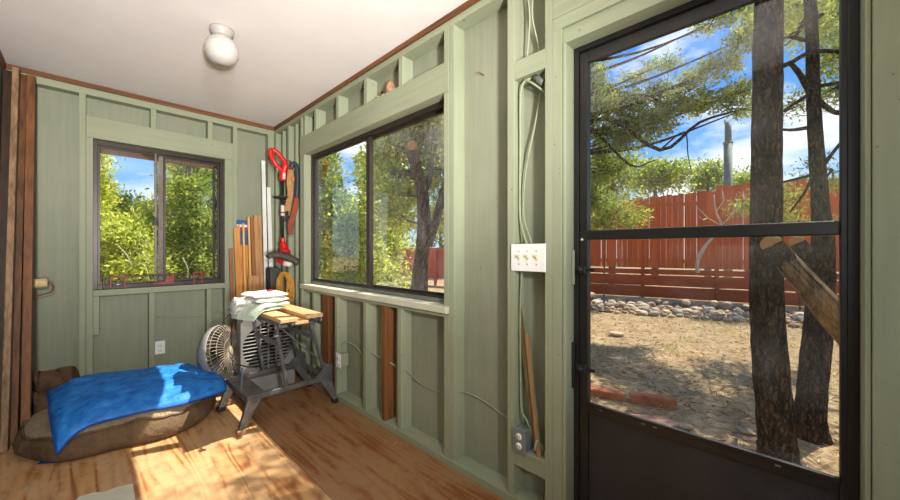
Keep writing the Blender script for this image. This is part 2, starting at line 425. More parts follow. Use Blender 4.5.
# ---- window_2 (right wall)
w2 = thing('window_2', (XO, 2.3, .885), 'wide dark framed sliding window in the long wall', 'window', kind='structure')
ring('window_frame', 0, 1.41, 3.25, .885, 2.09, 1.475, 1.54, .03, mt['bronze'], w2, .035, .03)
bx('sill_track', (1.470, 1.44, .886), (1.56, 3.22, .912), mt['bronze_lt'], w2)
s1 = ring('sash', 0, 2.27, 3.22, .915, 2.062, 1.492, 1.508, .02, mt['bronze'], w2)
MB().box((1.498, 2.29, .935), (1.501, 3.20, 2.042)).build('pane', mt['glass'], s1)
s2 = ring('sash', 0, 1.44, 2.33, .915, 2.062, 1.515, 1.531, .022, mt['bronze'], w2)
MB().box((1.521, 1.462, .937), (1.524, 2.308, 2.040)).build('pane', mt['glass4'], s2)
bx('meeting_bar', (1.480, 2.265, .912), (1.513, 2.315, 2.045), mt['bronze'], w2)

# ---- door_1: black storm door with two lights over a hammered kick panel
d1 = thing('door_1', (1.51, .27, 0), 'black storm door with two glass lights and kick panel', 'door', kind='structure')
DB = mt['doorblack']
ring('door_frame', 0, DY[0]+.013, .684, 0, 2.083, 1.49, 1.545, .022, DB, d1)
f = MB()
f.box((1.497, .624, .02), (1.53, .660, 2.055)); f.box((1.497, -.140, .02), (1.53, -.103, 2.055))
f.box((1.497, -.103, 2.012), (1.53, .624, 2.055)); f.box((1.497, -.103, .50), (1.53, .624, .538)); f.box((1.497, -.103, .02), (1.53, .624, .10))
f.build('stiles_and_rails', DB, d1, .003)
bx('mid_rail', (1.492, -.103, 1.243), (1.532, .624, 1.284), DB, d1, .004)
bx('glazing_bead', (1.493, -.100, 2.004), (1.505, .622, 2.014), DB, d1, .001)
bx('glazing_bead', (1.490, -.103, .536), (1.505, .624, .548), DB, d1, .001)
bx('kick_panel', (1.508, -.103, .10), (1.518, .624, .50), mt['kick'], d1)
MB().box((1.512, -.103, 1.284), (1.515, .624, 2.012)).build('upper_pane', mt['glass3'], d1)
MB().box((1.512, -.103, .538), (1.515, .624, 1.243)).build('lower_pane', mt['glass3'], d1)
for z in (.528,):
    for y in (.56, .40, .36, .02): bx('clip', (1.489, y, z), (1.497, y+.014, z+.005), mt['bronze_lt'], d1, .001)
def latch(z, long):
    m = MB().box((1.476, .628, z-.018), (1.497, .672, z+.018))
    o = m.build('latch', mt['black'], d1, .004)
    MB().lathe((1.478, .645, z), [(.0, -.02), (.012, -.018), (.012, .0)], 12, (1, 0, 0)).build('knob', mt['black'], o)
    MB().box((1.482, .59, z-.006), (1.492, .628, z+.006)).build('bolt', mt['black'], o)
    return o
latch(1.115, 0); latch(.69, 1)
bx('strike_plate', (1.468, .672, 1.05), (1.478, .683, 1.20), PV, d1)
bx('strike_plate', (1.468, .672, .60), (1.478, .683, .80), mt['black'], d1)
MB().lathe((1.496, .648, 1.245), [(.0, -.01), (.008, -.008), (.008, 0)], 10, (1, 0, 0)).build('screw_cap', mt['alu'], d1)

# ---- roof over it all, with the eave the back window looks out under
mt['eave'] = wood('eave wood', lin(96, 66, 40), lin(134, 98, 62), 0, freq=8)
mt['roofing'] = M('grey roofing', lin(90, 86, 80), lin(110, 104, 96), 20, rough=.9, bump=.3)
rf = thing('house_roof', (.5, 4.4, 2.3), 'brown wooden roof eave outside above the back window', 'roof', kind='structure')
MB().prism([(-.9, 4.10, 2.50), (-.9, 4.10, 2.56), (-.9, 4.80, 2.36), (-.9, 4.80, 2.30)], (2.5, 0, 0)).build('soffit', mt['eave'], rf)
MB().box((-.9, 4.74, 2.13), (1.6, 4.78, 2.31)).build('fascia', mt['eave'], rf)
for x in (-.42, .16, .78, 1.36): MB().prism([(x, 4.105, 2.36), (x, 4.105, 2.50), (x, 4.74, 2.30), (x, 4.74, 2.17)], (.04, 0, 0)).build('rafter', mt['eave'], rf)
MB().prism([(-.9, YF-.4, 2.60), (1.63, YF-.4, 2.60), (1.63, 4.8, 2.60), (-.9, 4.8, 2.60)], (0, 0, .08)).build('roofing', mt['roofing'], rf)

# ------------------------------------------------------------------ camera
cam = bpy.data.cameras.new('camera'); cam.sensor_width = 36; cam.lens = 36*352/900; cam.clip_start = .02; cam.clip_end = 300
co = bpy.data.objects.new('camera', cam); COL.objects.link(co)
co.location = (0, 0, 1.2); co.rotation_euler = (math.pi/2, 0, -math.radians(46))
SC.camera = co

# ------------------------------------------------------------------ things in the room
# ceiling light
cl = thing('ceiling_light', (.566, 2.437, 2.35), 'milky glass globe light on the white ceiling', 'ceiling light')
MB().lathe((.566, 2.437, 2.515), [(0, 0), (.062, 0), (.064, -.012), (.058, -.03), (.05, -.036), (.05, -.045), (0, -.045)], 32).build('base', mt['lampbase'], cl)
MB().lathe((.566, 2.437, 2.462), [(.050, 0), (.060, -.008), (.080, -.034), (.089, -.066), (.087, -.098), (.071, -.128), (.042, -.147), (0, -.153)], 36).build('glass_globe', mt['globe'], cl)

# leaning boards in the near corner
def board(name, p0, p1, w, d, mat, label, cat='board', group=None, up=(0, -1, 0), ch=.002):
    return tag(MB().beam(p0, p1, w, d, up, ch).build(name, mat), label, cat, group)
G_B = 'boards leaning in the far corner of the near wall'
board('leaning_board', (-.372, 3.50, .004), (-.372, 3.915, 2.43), .04, .089, mt['darkboard'], 'dark stained board leaning against the near wall, leftmost of four tall boards', group=G_B)
board('leaning_board', (-.335, 3.36, .004), (-.332, 3.84, 2.445), .030, .06, mt['greyboard'], 'rough weathered grey brown board leaning in front of the darker boards', group=G_B)
board('leaning_board', (-.308, 3.47, .004), (-.301, 3.905, 2.43), .030, .06, mt['brownboard'], 'narrow brown board behind the rough weathered board', group=G_B)
board('leaning_board', (-.262, 3.47, .004), (-.268, 3.90, 2.43), .04, .075, mt['brownstud'], 'reddish brown board leaning nearest the blue cushion, rightmost of four tall boards', group=G_B)

# paint roller hung behind the boards
mt['roller'] = M('cream roller nap', lin(202, 178, 128), lin(222, 202, 156), 60, rough=.95, bump=.6, bscale=200)
mt['rustwire'] = M('rusty wire', lin(96, 46, 30), lin(126, 62, 40), 30, rough=.6)
pr = thing('paint_roller', (-.24, 3.86, .9), 'cream paint roller with rusty wire frame hung beside the brown boards', 'paint roller')
MB().lathe((-.235, 3.86, .962), [(0, -.09), (.030, -.09), (.033, -.08), (.033, .038), (.030, .045), (0, .045)], 20, (1, 0, .05)).build('roller_cover', mt['roller'], pr)
MB().tube(smooth_path([(-.19, 3.86, .965), (-.176, 3.86, .963), (-.168, 3.86, .945), (-.17, 3.86, .905), (-.185, 3.86, .888), (-.24, 3.86, .872), (-.30, 3.86, .855)]), .004, 8).build('wire_frame', mt['rustwire'], pr)

# bar clamps on the back window sill
mt['clampred'] = M('red clamp paint', lin(120, 34, 26), lin(146, 46, 36), 15, rough=.45)
mt['clampbar'] = M('dark steel bar', lin(40, 36, 36), lin(62, 56, 54), 12, rough=.45, metal=.5)
mt['steel'] = M('worn bright steel', lin(132, 130, 124), lin(172, 170, 164), 18, rough=.35, metal=.7)
c1 = thing('bar_clamp', (.45, 3.995, .88), 'long dark bar clamp with red jaws lying on the back window sill', 'clamp')
MB().beam((.105, 3.985, .899), (.80, 3.985, .903), .014, .034, (0, 0, 1), .002).build('bar', mt['clampbar'], c1)
def redhead(x, w, h, par, y=3.985, z=.885):
    m = MB(); m.box((x-w/2, y-.012, z), (x-w/2+.014, y+.012, z+h)); m.box((x+w/2-.014, y-.012, z), (x+w/2, y+.012, z+h))
    m.box((x-w/2, y-.013, z+h-.014), (x+w/2, y+.013, z+h)); 
    return m.build('jaw', mt['clampred'], par, .003)
redhead(.185, .10, .100, c1)
MB().prism([(.40, 3.975, .90), (.55, 3.975, .90), (.55, 3.975, .93), (.525, 3.975, .965), (.50, 3.975, .965), (.485, 3.975, .925), (.41, 3.975, .912)], (0, .02, 0)).build('sliding_jaw', mt['clampred'], c1, .002)
redhead(.73, .075, .112, c1)
MB().tube([(.10, 3.985, .884), (.22, 3.985, .884)], .006, 8).build('screw', mt['clampbar'], c1)
MB().tube([(.15, 3.978, .905), (.19, 3.978, .92), (.225, 3.978, .905)], .009, 8).build('handle', mt['steel'], c1)
c2 = thing('bar_clamp', (.4, 4.0, .88), 'thin steel bar clamp propped across the jaws behind the long clamp', 'clamp')
MB().beam((.09, 4.012, .975), (.64, 4.012, .982), .010, .016, (0, 0, 1), .002).build('bar', mt['clampbar'], c2)
MB().box((.535, 4.002, .882), (.56, 4.020, .992)).build('jaw', mt['clampred'], c2, .003)
MB().box((.095, 4.002, .882), (.112, 4.020, .985)).build('jaw', mt['clampbar'], c2, .003)

# outlets and switches
def duplex(o, c, ax, wall):
    """two receptacles; ax 'x' faces -X, 'y' faces -Y"""
    for dz in (-.022, .022):
        x, y, z = c
        if ax == 'x':
            q = MB().lathe((x, y, z+dz), [(0, .0), (.015, 0), (.016, .003), (.016, .006)], 16, (1, 0, 0)).build('receptacle', mt['white'], o)
            MB().box((x-.0012, y-.007, z+dz-.003), (x+.002, y-.005, z+dz+.007)).build('slot', mt['hole'], q); MB().box((x-.0012, y+.005, z+dz-.003), (x+.002, y+.007, z+dz+.007)).build('slot', mt['hole'], q)
        else:
            q = MB().lathe((x, y, z+dz), [(0, .0), (.015, 0), (.016, .003), (.016, .006)], 16, (0, 1, 0)).build('receptacle', mt['white'], o)
            MB().box((x-.007, y-.0012, z+dz-.003), (x-.005, y+.002, z+dz+.007)).build('slot', mt['hole'], q); MB().box((x+.005, y-.0012, z+dz-.003), (x+.007, y+.002, z+dz+.007)).build('slot', mt['hole'], q)
def outlet(name, c, ax, boxmat, platemat, label, depth, w=.07, h=.115):
    o = thing(name, c, label, 'outlet'); x, y, z = c
    if ax == 'x':
        MB().box((x, y-w*.42, z-h*.44), (x+depth, y+w*.42, z+h*.44)).build('box', boxmat, o, .004)
        MB().box((x-.006, y-w/2, z-h/2), (x, y+w/2, z+h/2)).build('cover_plate', platemat, o, .002)
        duplex(o, (x-.009, y, z), ax, 0)
    else:
        MB().box((x-w*.42, y, z-h*.44), (x+w*.42, y+depth, z+h*.44)).build('box', boxmat, o, .004)
        MB().box((x-w/2, y-.006, z-h/2), (x+w/2, y, z+h/2)).build('cover_plate', platemat, o, .002)
        duplex(o, (x, y-.009, z), ax, 0)
    return o
outlet('wall_outlet', (.462, 4.045, .33), 'y', mt['boxgrey'], mt['white'], 'white outlet on the back wall panel above the blue cushion', .022)
outlet('wall_outlet', (1.405, 2.592, .318), 'x', mt['paint_v'], mt['white'], 'white outlet on a green box beside the workbench', .07)
outlet('wall_outlet', (1.402, .905, .312), 'x', mt['boxgrey'], mt['boxgrey'], 'grey metal outlet box with white sockets low beside the leaning sticks', .075)
sp = thing('switch_plate', (1.402, .86, 1.165), 'white triple switch plate on the stud beside the door', 'light switch')
MB().box((1.40, .771, 1.102), (1.408, .951, 1.228)).build('cover_plate', mt['white'], sp, .003)
MB().box((1.409, .785, 1.115), (1.46, .935, 1.215)).build('box', mt['boxgrey'], sp, .003)
for y in (.907, .861, .815):
    tg = MB().box((1.398, y-.007, 1.152), (1.402, y+.007, 1.178)).build('switch', mt['ivory'], sp, .001)
    MB().prism([(1.398, y-.004, 1.160), (1.384, y-.004, 1.172), (1.384, y-.004, 1.178), (1.398, y-.004, 1.172)], (0, .008, 0)).build('toggle', mt['ivory'], tg)
    for dz in (-.03, .03): MB().lathe((1.399, y, 1.165+dz), [(0, -.001), (.0035, -.001), (.0035, .002)], 8, (1, 0, 0)).build('screw', mt['alu'], sp)

# cables
def cable(pts, r, mat, label, k=6):
    return tag(MB().tube(smooth_path(pts, k), r*.85, 8, flat=.8).build('cable', mt[mat]), label, 'cable')
cable([(1.45, 1.33, .405), (1.462, 1.29, .412), (1.475, 1.20, .40), (1.482, 1.08, .365), (1.47, .99, .345), (1.455, .978, .34)], .004, 'cable', 'pale cable sagging across the wall bay between window post and switch stud')
cable([(1.45, 1.80, .415), (1.465, 1.76, .39), (1.48, 1.66, .345), (1.482, 1.54, .345), (1.47, 1.43, .365), (1.46, 1.41, .37)], .004, 'cable', 'green painted cable drooping in the bay right of the brown stud')
cable([(1.45, 2.205, .455), (1.47, 2.15, .43), (1.48, 2.08, .42), (1.46, 2.013, .425)], .006, 'cable', 'short cable entering the brown stud under the window from its left')
cable([(1.45, 1.975, .43), (1.475, 1.94, .405), (1.476, 1.88, .405), (1.46, 1.838, .42)], .006, 'cable', 'short cable leaving the brown stud under the window on its right')
cable([(1.44, 2.60, .372), (1.44, 2.60, .43), (1.45, 2.55, .465), (1.475, 2.45, .44), (1.48, 2.33, .37), (1.46, 2.243, .335)], .006, 'cable', 'cable arching up out of the outlet box beside the workbench')
cable([(1.45, 2.80, .40), (1.47, 2.75, .42), (1.46, 2.668, .43)], .006, 'cable', 'short cable stub between the brown stud and the workbench outlet stud')
cable([(.40, 4.06, .62), (.46, 4.062, .60), (.62, 4.063, .575), (.80, 4.06, .57), (.98, 4.06, .60)], .004, 'cable', 'thin painted cable across the back wall above its outlet')
# bundle in the narrow bay by the door
cable([(1.455, .90, 2.44), (1.46, .885, 2.30), (1.462, .90, 2.12), (1.46, .902, 2.093)], .005, 'cablewhite', 'thin cable running above the upper block left in the narrow bay')
cable([(1.455, .862, 2.44), (1.462, .872, 2.30), (1.465, .842, 2.15), (1.46, .835, 2.093)], .005, 'cablewhite', 'thicker cable running above the upper block in the middle of the narrow bay')
cable([(1.455, .83, 2.44), (1.455, .822, 2.3), (1.46, .80, 2.15), (1.46, .795, 2.093)], .004, 'cable', 'thin dark green cable above the upper block beside the door stud')
cable([(1.44, .86, 2.0), (1.425, .90, 1.98), (1.43, .918, 1.90), (1.44, .925, 1.70), (1.438, .926, 1.5), (1.44, .925, 1.35), (1.43, .895, 1.26), (1.435, .88, 1.215)], .007, 'cable', 'thick painted cable hugging the left stud above the switch plate')
cable([(1.45, .80, 2.0), (1.462, .83, 1.92), (1.47, .865, 1.78), (1.468, .895, 1.66), (1.455, .91, 1.52), (1.45, .91, 1.36), (1.44, .87, 1.25), (1.44, .86, 1.215)], .006, 'cable', 'painted cable crossing from the block towards the left stud above the switch plate')
cable([(1.43, .90, 2.0), (1.42, .85, 1.965), (1.44, .81, 1.925), (1.47, .782, 1.88)], .006, 'cable', 'short looped cable under the upper block crossing to the right')
cable([(1.44, .915, 1.115), (1.44, .925, .9), (1.442, .925, .62), (1.44, .918, .45), (1.43, .88, .40), (1.45, .872, .35), (1.46, .865, .3)], .006, 'cable', 'painted cable running down from the switch plate to the metal outlet box')
cable([(1.46, .86, .27), (1.43, .842, .285), (1.43, .83, .33), (1.45, .815, .30), (1.455, .82, .266)], .007, 'cablewhite', 'stubby cable loop lying on the lower block behind the outlet box')
mt['conn'] = M('grey cable tape', lin(70, 74, 66), lin(96, 98, 88), 20)
tag(MB().tube([(1.432, .84, 1.992), (1.428, .815, 1.965), (1.435, .80, 1.955)], .016, 10).build('cable_connector', mt['conn']), 'dark taped cable connector under the upper block by the door', 'cable connector')

# two measuring sticks leaning in the narrow bay
mt['stick'] = wood('stick wood', lin(124, 98, 62), lin(158, 128, 86), 2, freq=30)
mt['stick_dk'] = wood('stick wood dark', lin(92, 73, 50), lin(126, 102, 72), 2, freq=30)
tag(MB().beam((1.445, .838, .265), (1.475, .958, .945), .028, .007, (-1, 0, 0)).build('measuring_stick', mt['stick_dk']), 'longer brown measuring stick leaning in the narrow bay by the door', 'stick')
tag(MB().beam((1.430, .818, .265), (1.462, .902, .80), .022, .008, (-1, 0, 0)).build('measuring_stick', mt['stick']), 'shorter light wooden stick leaning in front of the longer measuring stick', 'stick')
tag(MB().beam((1.445, .80, .04), (1.455, .795, .17), .012, .012, (-1, 0, 0)).build('wood_strip', mt['stick_dk']), 'thin brown wood strip standing below the lower block beside the door', 'strip')

# small things on the window header ledge
mt['tan'] = M('tan carved wood', lin(120, 84, 56), lin(176, 140, 104), 30, rough=.8, bump=.5)
mt['yellow'] = M('yellow plastic', lin(206, 150, 30), None, 8, rough=.5)
m = MB().lathe((1.445, 1.955, 2.259), [(0, 0), (.030, .002), (.038, .02), (.034, .05), (.026, .075), (.012, .095), (0, .1)], 14)
m.v = [(x, 1.955+(y-1.955)*.9, z) for x, y, z in m.v]
tag(m.build('wooden_ornament', mt['tan']), 'small tan lumpy ornament on the ledge above the wide window', 'ornament')
t = thing('plastic_clip', (1.44, 2.06, 2.259), 'small black and yellow plastic clip on the ledge above the wide window', 'clip')
MB().tube([(1.44, 2.035, 2.263), (1.44, 2.045, 2.285), (1.44, 2.052, 2.305)], .010, 8).build('body', mt['black'], t)
MB().lathe((1.436, 2.032, 2.259), [(0, 0), (.012, 0), (.013, .018), (0, .028)], 10).build('cap', mt['yellow'], t)
MB().lathe((1.436, 2.085, 2.259), [(0, 0), (.011, 0), (.012, .02), (0, .03)], 10).build('cap', mt['yellow'], t)

# ---- lumber stood in the back corner
LUM = 'lumber offcuts standing in the back corner'
def lum(p0, p1, w, d, mat, label, slant=0):
    m = MB().beam(p0, p1, w, d, (0, -1, 0), .001)
    if slant:
        zt = max(v[2] for v in m.v)
        xs = [v[0] for v in m.v if v[2] > zt-.2]; xm, xM = min(xs), max(xs)
        m.v = [(x, y, z - slant*(xM-x)/(xM-xm) if z > zt-.2 else z) for x, y, z in m.v]
    return tag(m.build('lumber_board', mat), label, 'board', LUM)
wo = wood('orange pine', lin(176, 112, 44), lin(206, 146, 72), 2, freq=18)
wt = wood('tan pine', lin(150, 106, 62), lin(192, 148, 98), 2, freq=18)
wy = wood('yellow pine', lin(196, 152, 84), lin(222, 182, 116), 2, freq=18)
wd = wood('brown pine', lin(126, 78, 42), lin(160, 106, 62), 2, freq=18)
lum((.985, 3.79, .003), (.985, 3.93, 1.215), .030, .02, wd, 'narrow brown board beside the back window, leftmost of the lumber in the corner')
lum((1.035, 3.76, .003), (1.032, 3.915, 1.455), .050, .02, wo, 'orange pine board with slanted top among the corner lumber', .05)
lum((1.066, 3.70, .003), (1.075, 3.86, 1.46), .016, .016, wy, 'slim pale stick in front of the orange board')
lum((1.10, 3.80, .003), (1.10, 3.935, 1.25), .085, .018, wo, 'broad orange board standing behind the slim pale stick')
lum((1.122, 3.71, .003), (1.124, 3.87, 1.53), .018, .018, wy, 'tall thin pale stick left of the tan boards')
lum((1.10, 3.63, .003), (1.135, 3.76, .95), .09, .018, wt, 'short tan board standing in front of the corner lumber')
lum((1.190, 3.81, .003), (1.175, 3.93, 1.53), .035, .018, wd, 'brown board between the thin stick and the broad tan board')
lum((1.236, 3.80, .003), (1.222, 3.925, 1.555), .066, .02, wt, 'broad tan board, rightmost of the lumber before the white strips')
mt['whitetrim'] = M('white trim board', lin(206, 206, 196), lin(222, 222, 214), 4, rough=.5)
tag(MB().beam((1.295, 3.84, .003), (1.285, 3.945, 2.13), .036, .015, (0, -1, 0), .001).build('trim_board', mt['whitetrim']), 'taller white trim strip standing in the back corner', 'board', 'white trim strips')
tag(MB().beam((1.325, 3.76, .003), (1.320, 3.895, 1.85), .036, .015, (0, -1, 0), .001).build('trim_board', mt['whitetrim']), 'shorter white trim strip in front of the taller white strip', 'board', 'white trim strips')
mt['bluebox'] = M('blue cardboard', lin(34, 74, 128), lin(46, 88, 144), 6, rough=.6)
mt['redstripe'] = M('red print', lin(176, 44, 40), None, 6)
bb = thing('blue_sleeve', (1.10, 3.955, 0), 'flat blue cardboard sleeve with red and white band behind the lumber', 'sleeve')
MB().box((1.045, 3.962, .004), (1.165, 3.972, 1.50)).build('card', mt['bluebox'], bb, .001)
MB().box((1.045, 3.960, 1.40), (1.165, 3.9625, 1.425)).build('band', mt['redstripe'], bb)
MB().box((1.045, 3.960, 1.43), (1.165, 3.9625, 1.455)).build('band', mt['white'], bb)

# ---- string trimmer hanging in the corner
mt['red'] = M('red plastic', lin(190, 24, 22), lin(206, 34, 28), 6, rough=.35)
mt['label'] = M('pale sticker', lin(196, 190, 180), lin(206, 200, 192), 9, rough=.5)
mt['guard'] = M('dusty black guard', lin(52, 46, 40), lin(84, 76, 66), 12, rough=.7)
TX, TY = 1.33, 3.54
st = thing('string_trimmer', (TX, TY, 1.0), 'red and black string trimmer hanging in the back corner', 'string trimmer')
MB().tube([(TX, TY, 1.90), (TX, TY, 1.28)], .012, 12).build('shaft', mt['black'], st)
hp = smooth_path([(TX, TY, 1.87), (TX, TY, 1.93), (TX+.014, TY-.01, 1.985), (TX+.018, TY-.02, 2.035), (TX-.012, TY-.01, 2.09), (TX-.05, TY, 2.135), (TX-.085, TY+.01, 2.155), (TX-.108, TY+.01, 2.14), (TX-.104, TY+.01, 2.095), (TX-.082, TY, 2.045), (TX-.047, TY, 2.0), (TX-.005, TY, 1.97)], 5)
n_ = len(hp)
MB().tube(hp, [.030 if i < 15 else .021 for i in range(n_)], 10).build('handle', mt['red'], st)
MB().box((TX-.010, TY-.036, 1.885), (TX+.012, TY-.026, 1.945)).build('sticker', mt['label'], st, .002)
MB().lathe((TX, TY, 1.705), [(.012, -.012), (.06, -.012), (.085, -.004), (.088, .006), (.05, .014), (.012, .016)], 24).build('grip_disc', mt['black'], st)
MB().lathe((TX, TY, 1.53), [(.012, 0), (.019, .003), (.019, .10), (.012, .105)], 16).build('collar', mt['label'], st)
MB().lathe((TX, TY, 1.555), [(.0195, 0), (.0200, .0), (.0200, .015), (.0195, .015)], 16).build('collar_band', mt['red'], st)
MB().tube(smooth_path([(TX, TY, 1.32), (TX+.004, TY, 1.26), (TX+.012, TY-.02, 1.19), (TX-.005, TY-.05, 1.13), (TX-.04, TY-.08, 1.10)], 5), [.020]*5+[.036]*5+[.050]*5+[.054]*5+[.05], 14).build('motor_housing', mt['red'], st)
g = MB(); gp = smooth_path([(TX-.17, TY-.10, 1.135), (TX-.14, TY-.10, 1.155), (TX-.06, TY-.11, 1.15), (TX+.03, TY-.12, 1.115), (TX+.09, TY-.12, 1.08)], 5)
g.tube(gp, [.022]*5+[.03]*5+[.04]*5+[.036]*5+[.03], 12, flat=2.0)
g.v = [(x, y, z) for x, y, z in g.v]
g.build('guard', mt['guard'], st)
MB().lathe((TX+.01, TY-.10, 1.075), [(0, -.03), (.04, -.03), (.045, -.01), (.045, .02), (0, .03)], 16, (.2, -.1, 1)).build('spool', mt['label'], st)
MB().tube([(TX-.06, TY, 2.0), (TX-.05, TY-.005, 1.955), (TX-.042, TY, 1.985)], .005, 6).build('trigger', mt['label'], st)

# ---- straps beside the trimmer
mt['tanstrap'] = M('tan leather strap', lin(150, 104, 58), lin(180, 132, 80), 10, rough=.75)
mt['navy'] = M('dark blue grip', lin(36, 42, 56), lin(52, 58, 72), 8, rough=.5)
mt['rust'] = M('red brown painted steel', lin(112, 48, 30), lin(146, 66, 42), 12, rough=.55)
mt['orange'] = M('orange strap tag', lin(206, 104, 40), None, 8)
hs = thing('tan_strap', (1.375, 3.44, 1.5), 'tan strap with black clip hanging beside the red trimmer', 'strap')
def ribbon(pts, w, th, wdir, k=6):
    P = smooth_path(pts, k); m = MB(); wv = V(wdir).normalized()
    ww = w if callable(w) else (lambda t: w)
    vs = []
    for i, p in enumerate(P):
        t = (P[min(i+1, len(P)-1)]-P[max(i-1, 0)]).normalized(); nn = t.cross(wv).normalized(); q = ww(i/(len(P)-1))/2
        vs += [p-wv*q-nn*th/2, p+wv*q-nn*th/2, p+wv*q+nn*th/2, p-wv*q+nn*th/2]
    n = len(P); fs = [(0, 1, 2, 3), (4*n-1, 4*n-2, 4*n-3, 4*n-4)]
    for i in range(n-1):
        for k_ in range(4): fs.append((4*i+k_, 4*i+(k_+1) % 4, 4*i+4+(k_+1) % 4, 4*i+4+k_))
    return m.add(vs, fs)
ribbon([(1.385, 3.45, 1.985), (1.37, 3.455, 1.95), (1.362, 3.46, 1.85), (1.366, 3.45, 1.74), (1.352, 3.46, 1.64), (1.345, 3.46, 1.57)], .05, .006, (.77, -.64, 0)).build('strap', mt['tanstrap'], hs)
MB().tube(smooth_path([(1.345, 3.46, 1.575), (1.34, 3.455, 1.53), (1.325, 3.46, 1.50), (1.34, 3.45, 1.465), (1.352, 3.445, 1.50), (1.342, 3.46, 1.54)]), .007, 8).build('clip', mt['black'], hs)
MB().tube(smooth_path([(1.408, 3.44, 2.02), (1.38, 3.445, 2.02), (1.368, 3.45, 2.04), (1.362, 3.45, 2.06)]), .006, 8).build('hook', mt['black'], hs)
hk = thing('curved_tool', (1.39, 3.40, 1.3), 'long curved tool with dark blue handle and red brown blade beside the tan strap', 'hand tool')
MB().tube(smooth_path([(1.365, 3.43, 1.97), (1.375, 3.415, 2.02), (1.392, 3.40, 2.025), (1.402, 3.385, 1.98), (1.405, 3.38, 1.88), (1.402, 3.38, 1.78), (1.40, 3.385, 1.70)], 6), .018, 10).build('handle', mt['navy'], hk)
ribbon([(1.40, 3.385, 1.71), (1.395, 3.39, 1.64), (1.38, 3.40, 1.55), (1.362, 3.415, 1.46), (1.358, 3.42, 1.40), (1.362, 3.42, 1.345)], lambda t: .036+.014*math.sin(t*3.1), .012, (.77, -.64, 0)).build('blade', mt['rust'], hk)
MB().box((1.368, 3.415, 1.86), (1.39, 3.425, 1.90)).build('tag', mt['orange'], hk)

# ---- dark bin and yellow cord in the corner behind the bench
mt['binmat'] = M('dark grey bin', lin(48, 48, 46), lin(66, 64, 60), 6, rough=.6)
mt['yellowcord'] = M('yellow cord', lin(164, 112, 28), lin(196, 146, 50), 30, rough=.6)
bn = MB().prism([(1.24, 3.58, .004), (1.31, 3.58, .004), (1.318, 3.58, 1.03), (1.232, 3.58, 1.03)], (0, .13, 0))
tag(bn.build('dark_bin', mt['binmat'], bevel=.008), 'tall dark grey bin in the back corner under the trimmer', 'bin')
cm = MB(); rc_ = random.Random(4)
for k in range(15):
    rx_, rz_ = rc_.uniform(.035, .085), rc_.uniform(.09, .155); cx_, cy_, cz_ = 1.29+rc_.uniform(-.012, .012), 3.40+rc_.uniform(-.02, .02), .985-rz_+rc_.uniform(-.01, .01)
    tw = rc_.uniform(-.35, .35); sk = rc_.uniform(-.25, .25)
    pts = []
    for i in range(29):
        q = 2*math.pi*i/28; l_ = rx_*math.cos(q)*(1+.35*(math.sin(q) < 0)*-math.sin(q)) + sk*(rz_*math.sin(q)-rz_)*.5; h_ = rz_*math.sin(q)
        pts.append((cx_+l_*.70, cy_-l_*.70+.03*tw*math.cos(q), max(cz_+h_, .70)))
    cm.tube(pts, .0055, 6, caps=False)
tag(cm.build('yellow_cord', mt['yellowcord']), 'coiled yellow cord hanging in the corner above the workbench', 'cord')

# offcut standing in the bay behind the workbench
tag(MB().beam((1.44, 2.745, .04), (1.455, 2.735, .50), .075, .02, (-1, 0, 0), .001).build('wood_offcut', mt['brownboard']), 'short brown wood offcut standing in the wall bay behind the workbench', 'offcut')

# ---- folding workbench
mt['benchsteel'] = M('grey painted steel', lin(86, 88, 90), lin(120, 122, 122), 14, rough=.40, metal=.5, bump=.05)
mt['benchworn'] = M('worn grey steel step', lin(74, 72, 68), lin(132, 128, 118), 16, rough=.45, metal=.5)
mt['jaw'] = wood('bench jaw board', lin(168, 128, 82), lin(206, 170, 122), 1, freq=20)
mt['jawside'] = mt['jaw']
wk = thing('workbench', (1.02, 2.82, 0), 'folding steel workbench with two pale wooden jaw boards', 'workbench')
BS = mt['benchsteel']
MB().box((.888, 2.40, .716), (1.003, 3.13, .742)).build('jaw_board', mt['jaw'], wk, .003)
MB().box((1.078, 2.44, .716), (1.20, 3.13, .742)).build('jaw_board', mt['jaw'], wk, .003)
MB().box((.99, 2.415, .690), (1.085, 3.10, .712)).build('inner_board', mt['jaw'], wk, .003)
for y in (2.50, 3.06): MB().box((.885, y-.018, .668), (1.205, y+.018, .690)).build('top_rail', BS, wk, .003)
MB().box((.885, 2.42, .690), (.90, 3.11, .715)).build('jaw_carrier', BS, wk, .002)
MB().box((1.188, 2.46, .690), (1.203, 3.11, .715)).build('jaw_carrier', BS, wk, .002)
for x in (.945, 1.14):
    MB().tube([(x, 2.415 if x < 1 else 2.452, .702), (x, 2.36, .702)], .007, 8).build('screw', mt['alu'], wk)
    h = MB().lathe((x, 2.365, .702), [(0, -.02), (.014, -.018), (.018, 0), (.014, .012), (0, .014)], 12, (0, 1, 0)).build('crank_knob', mt['black'], wk)
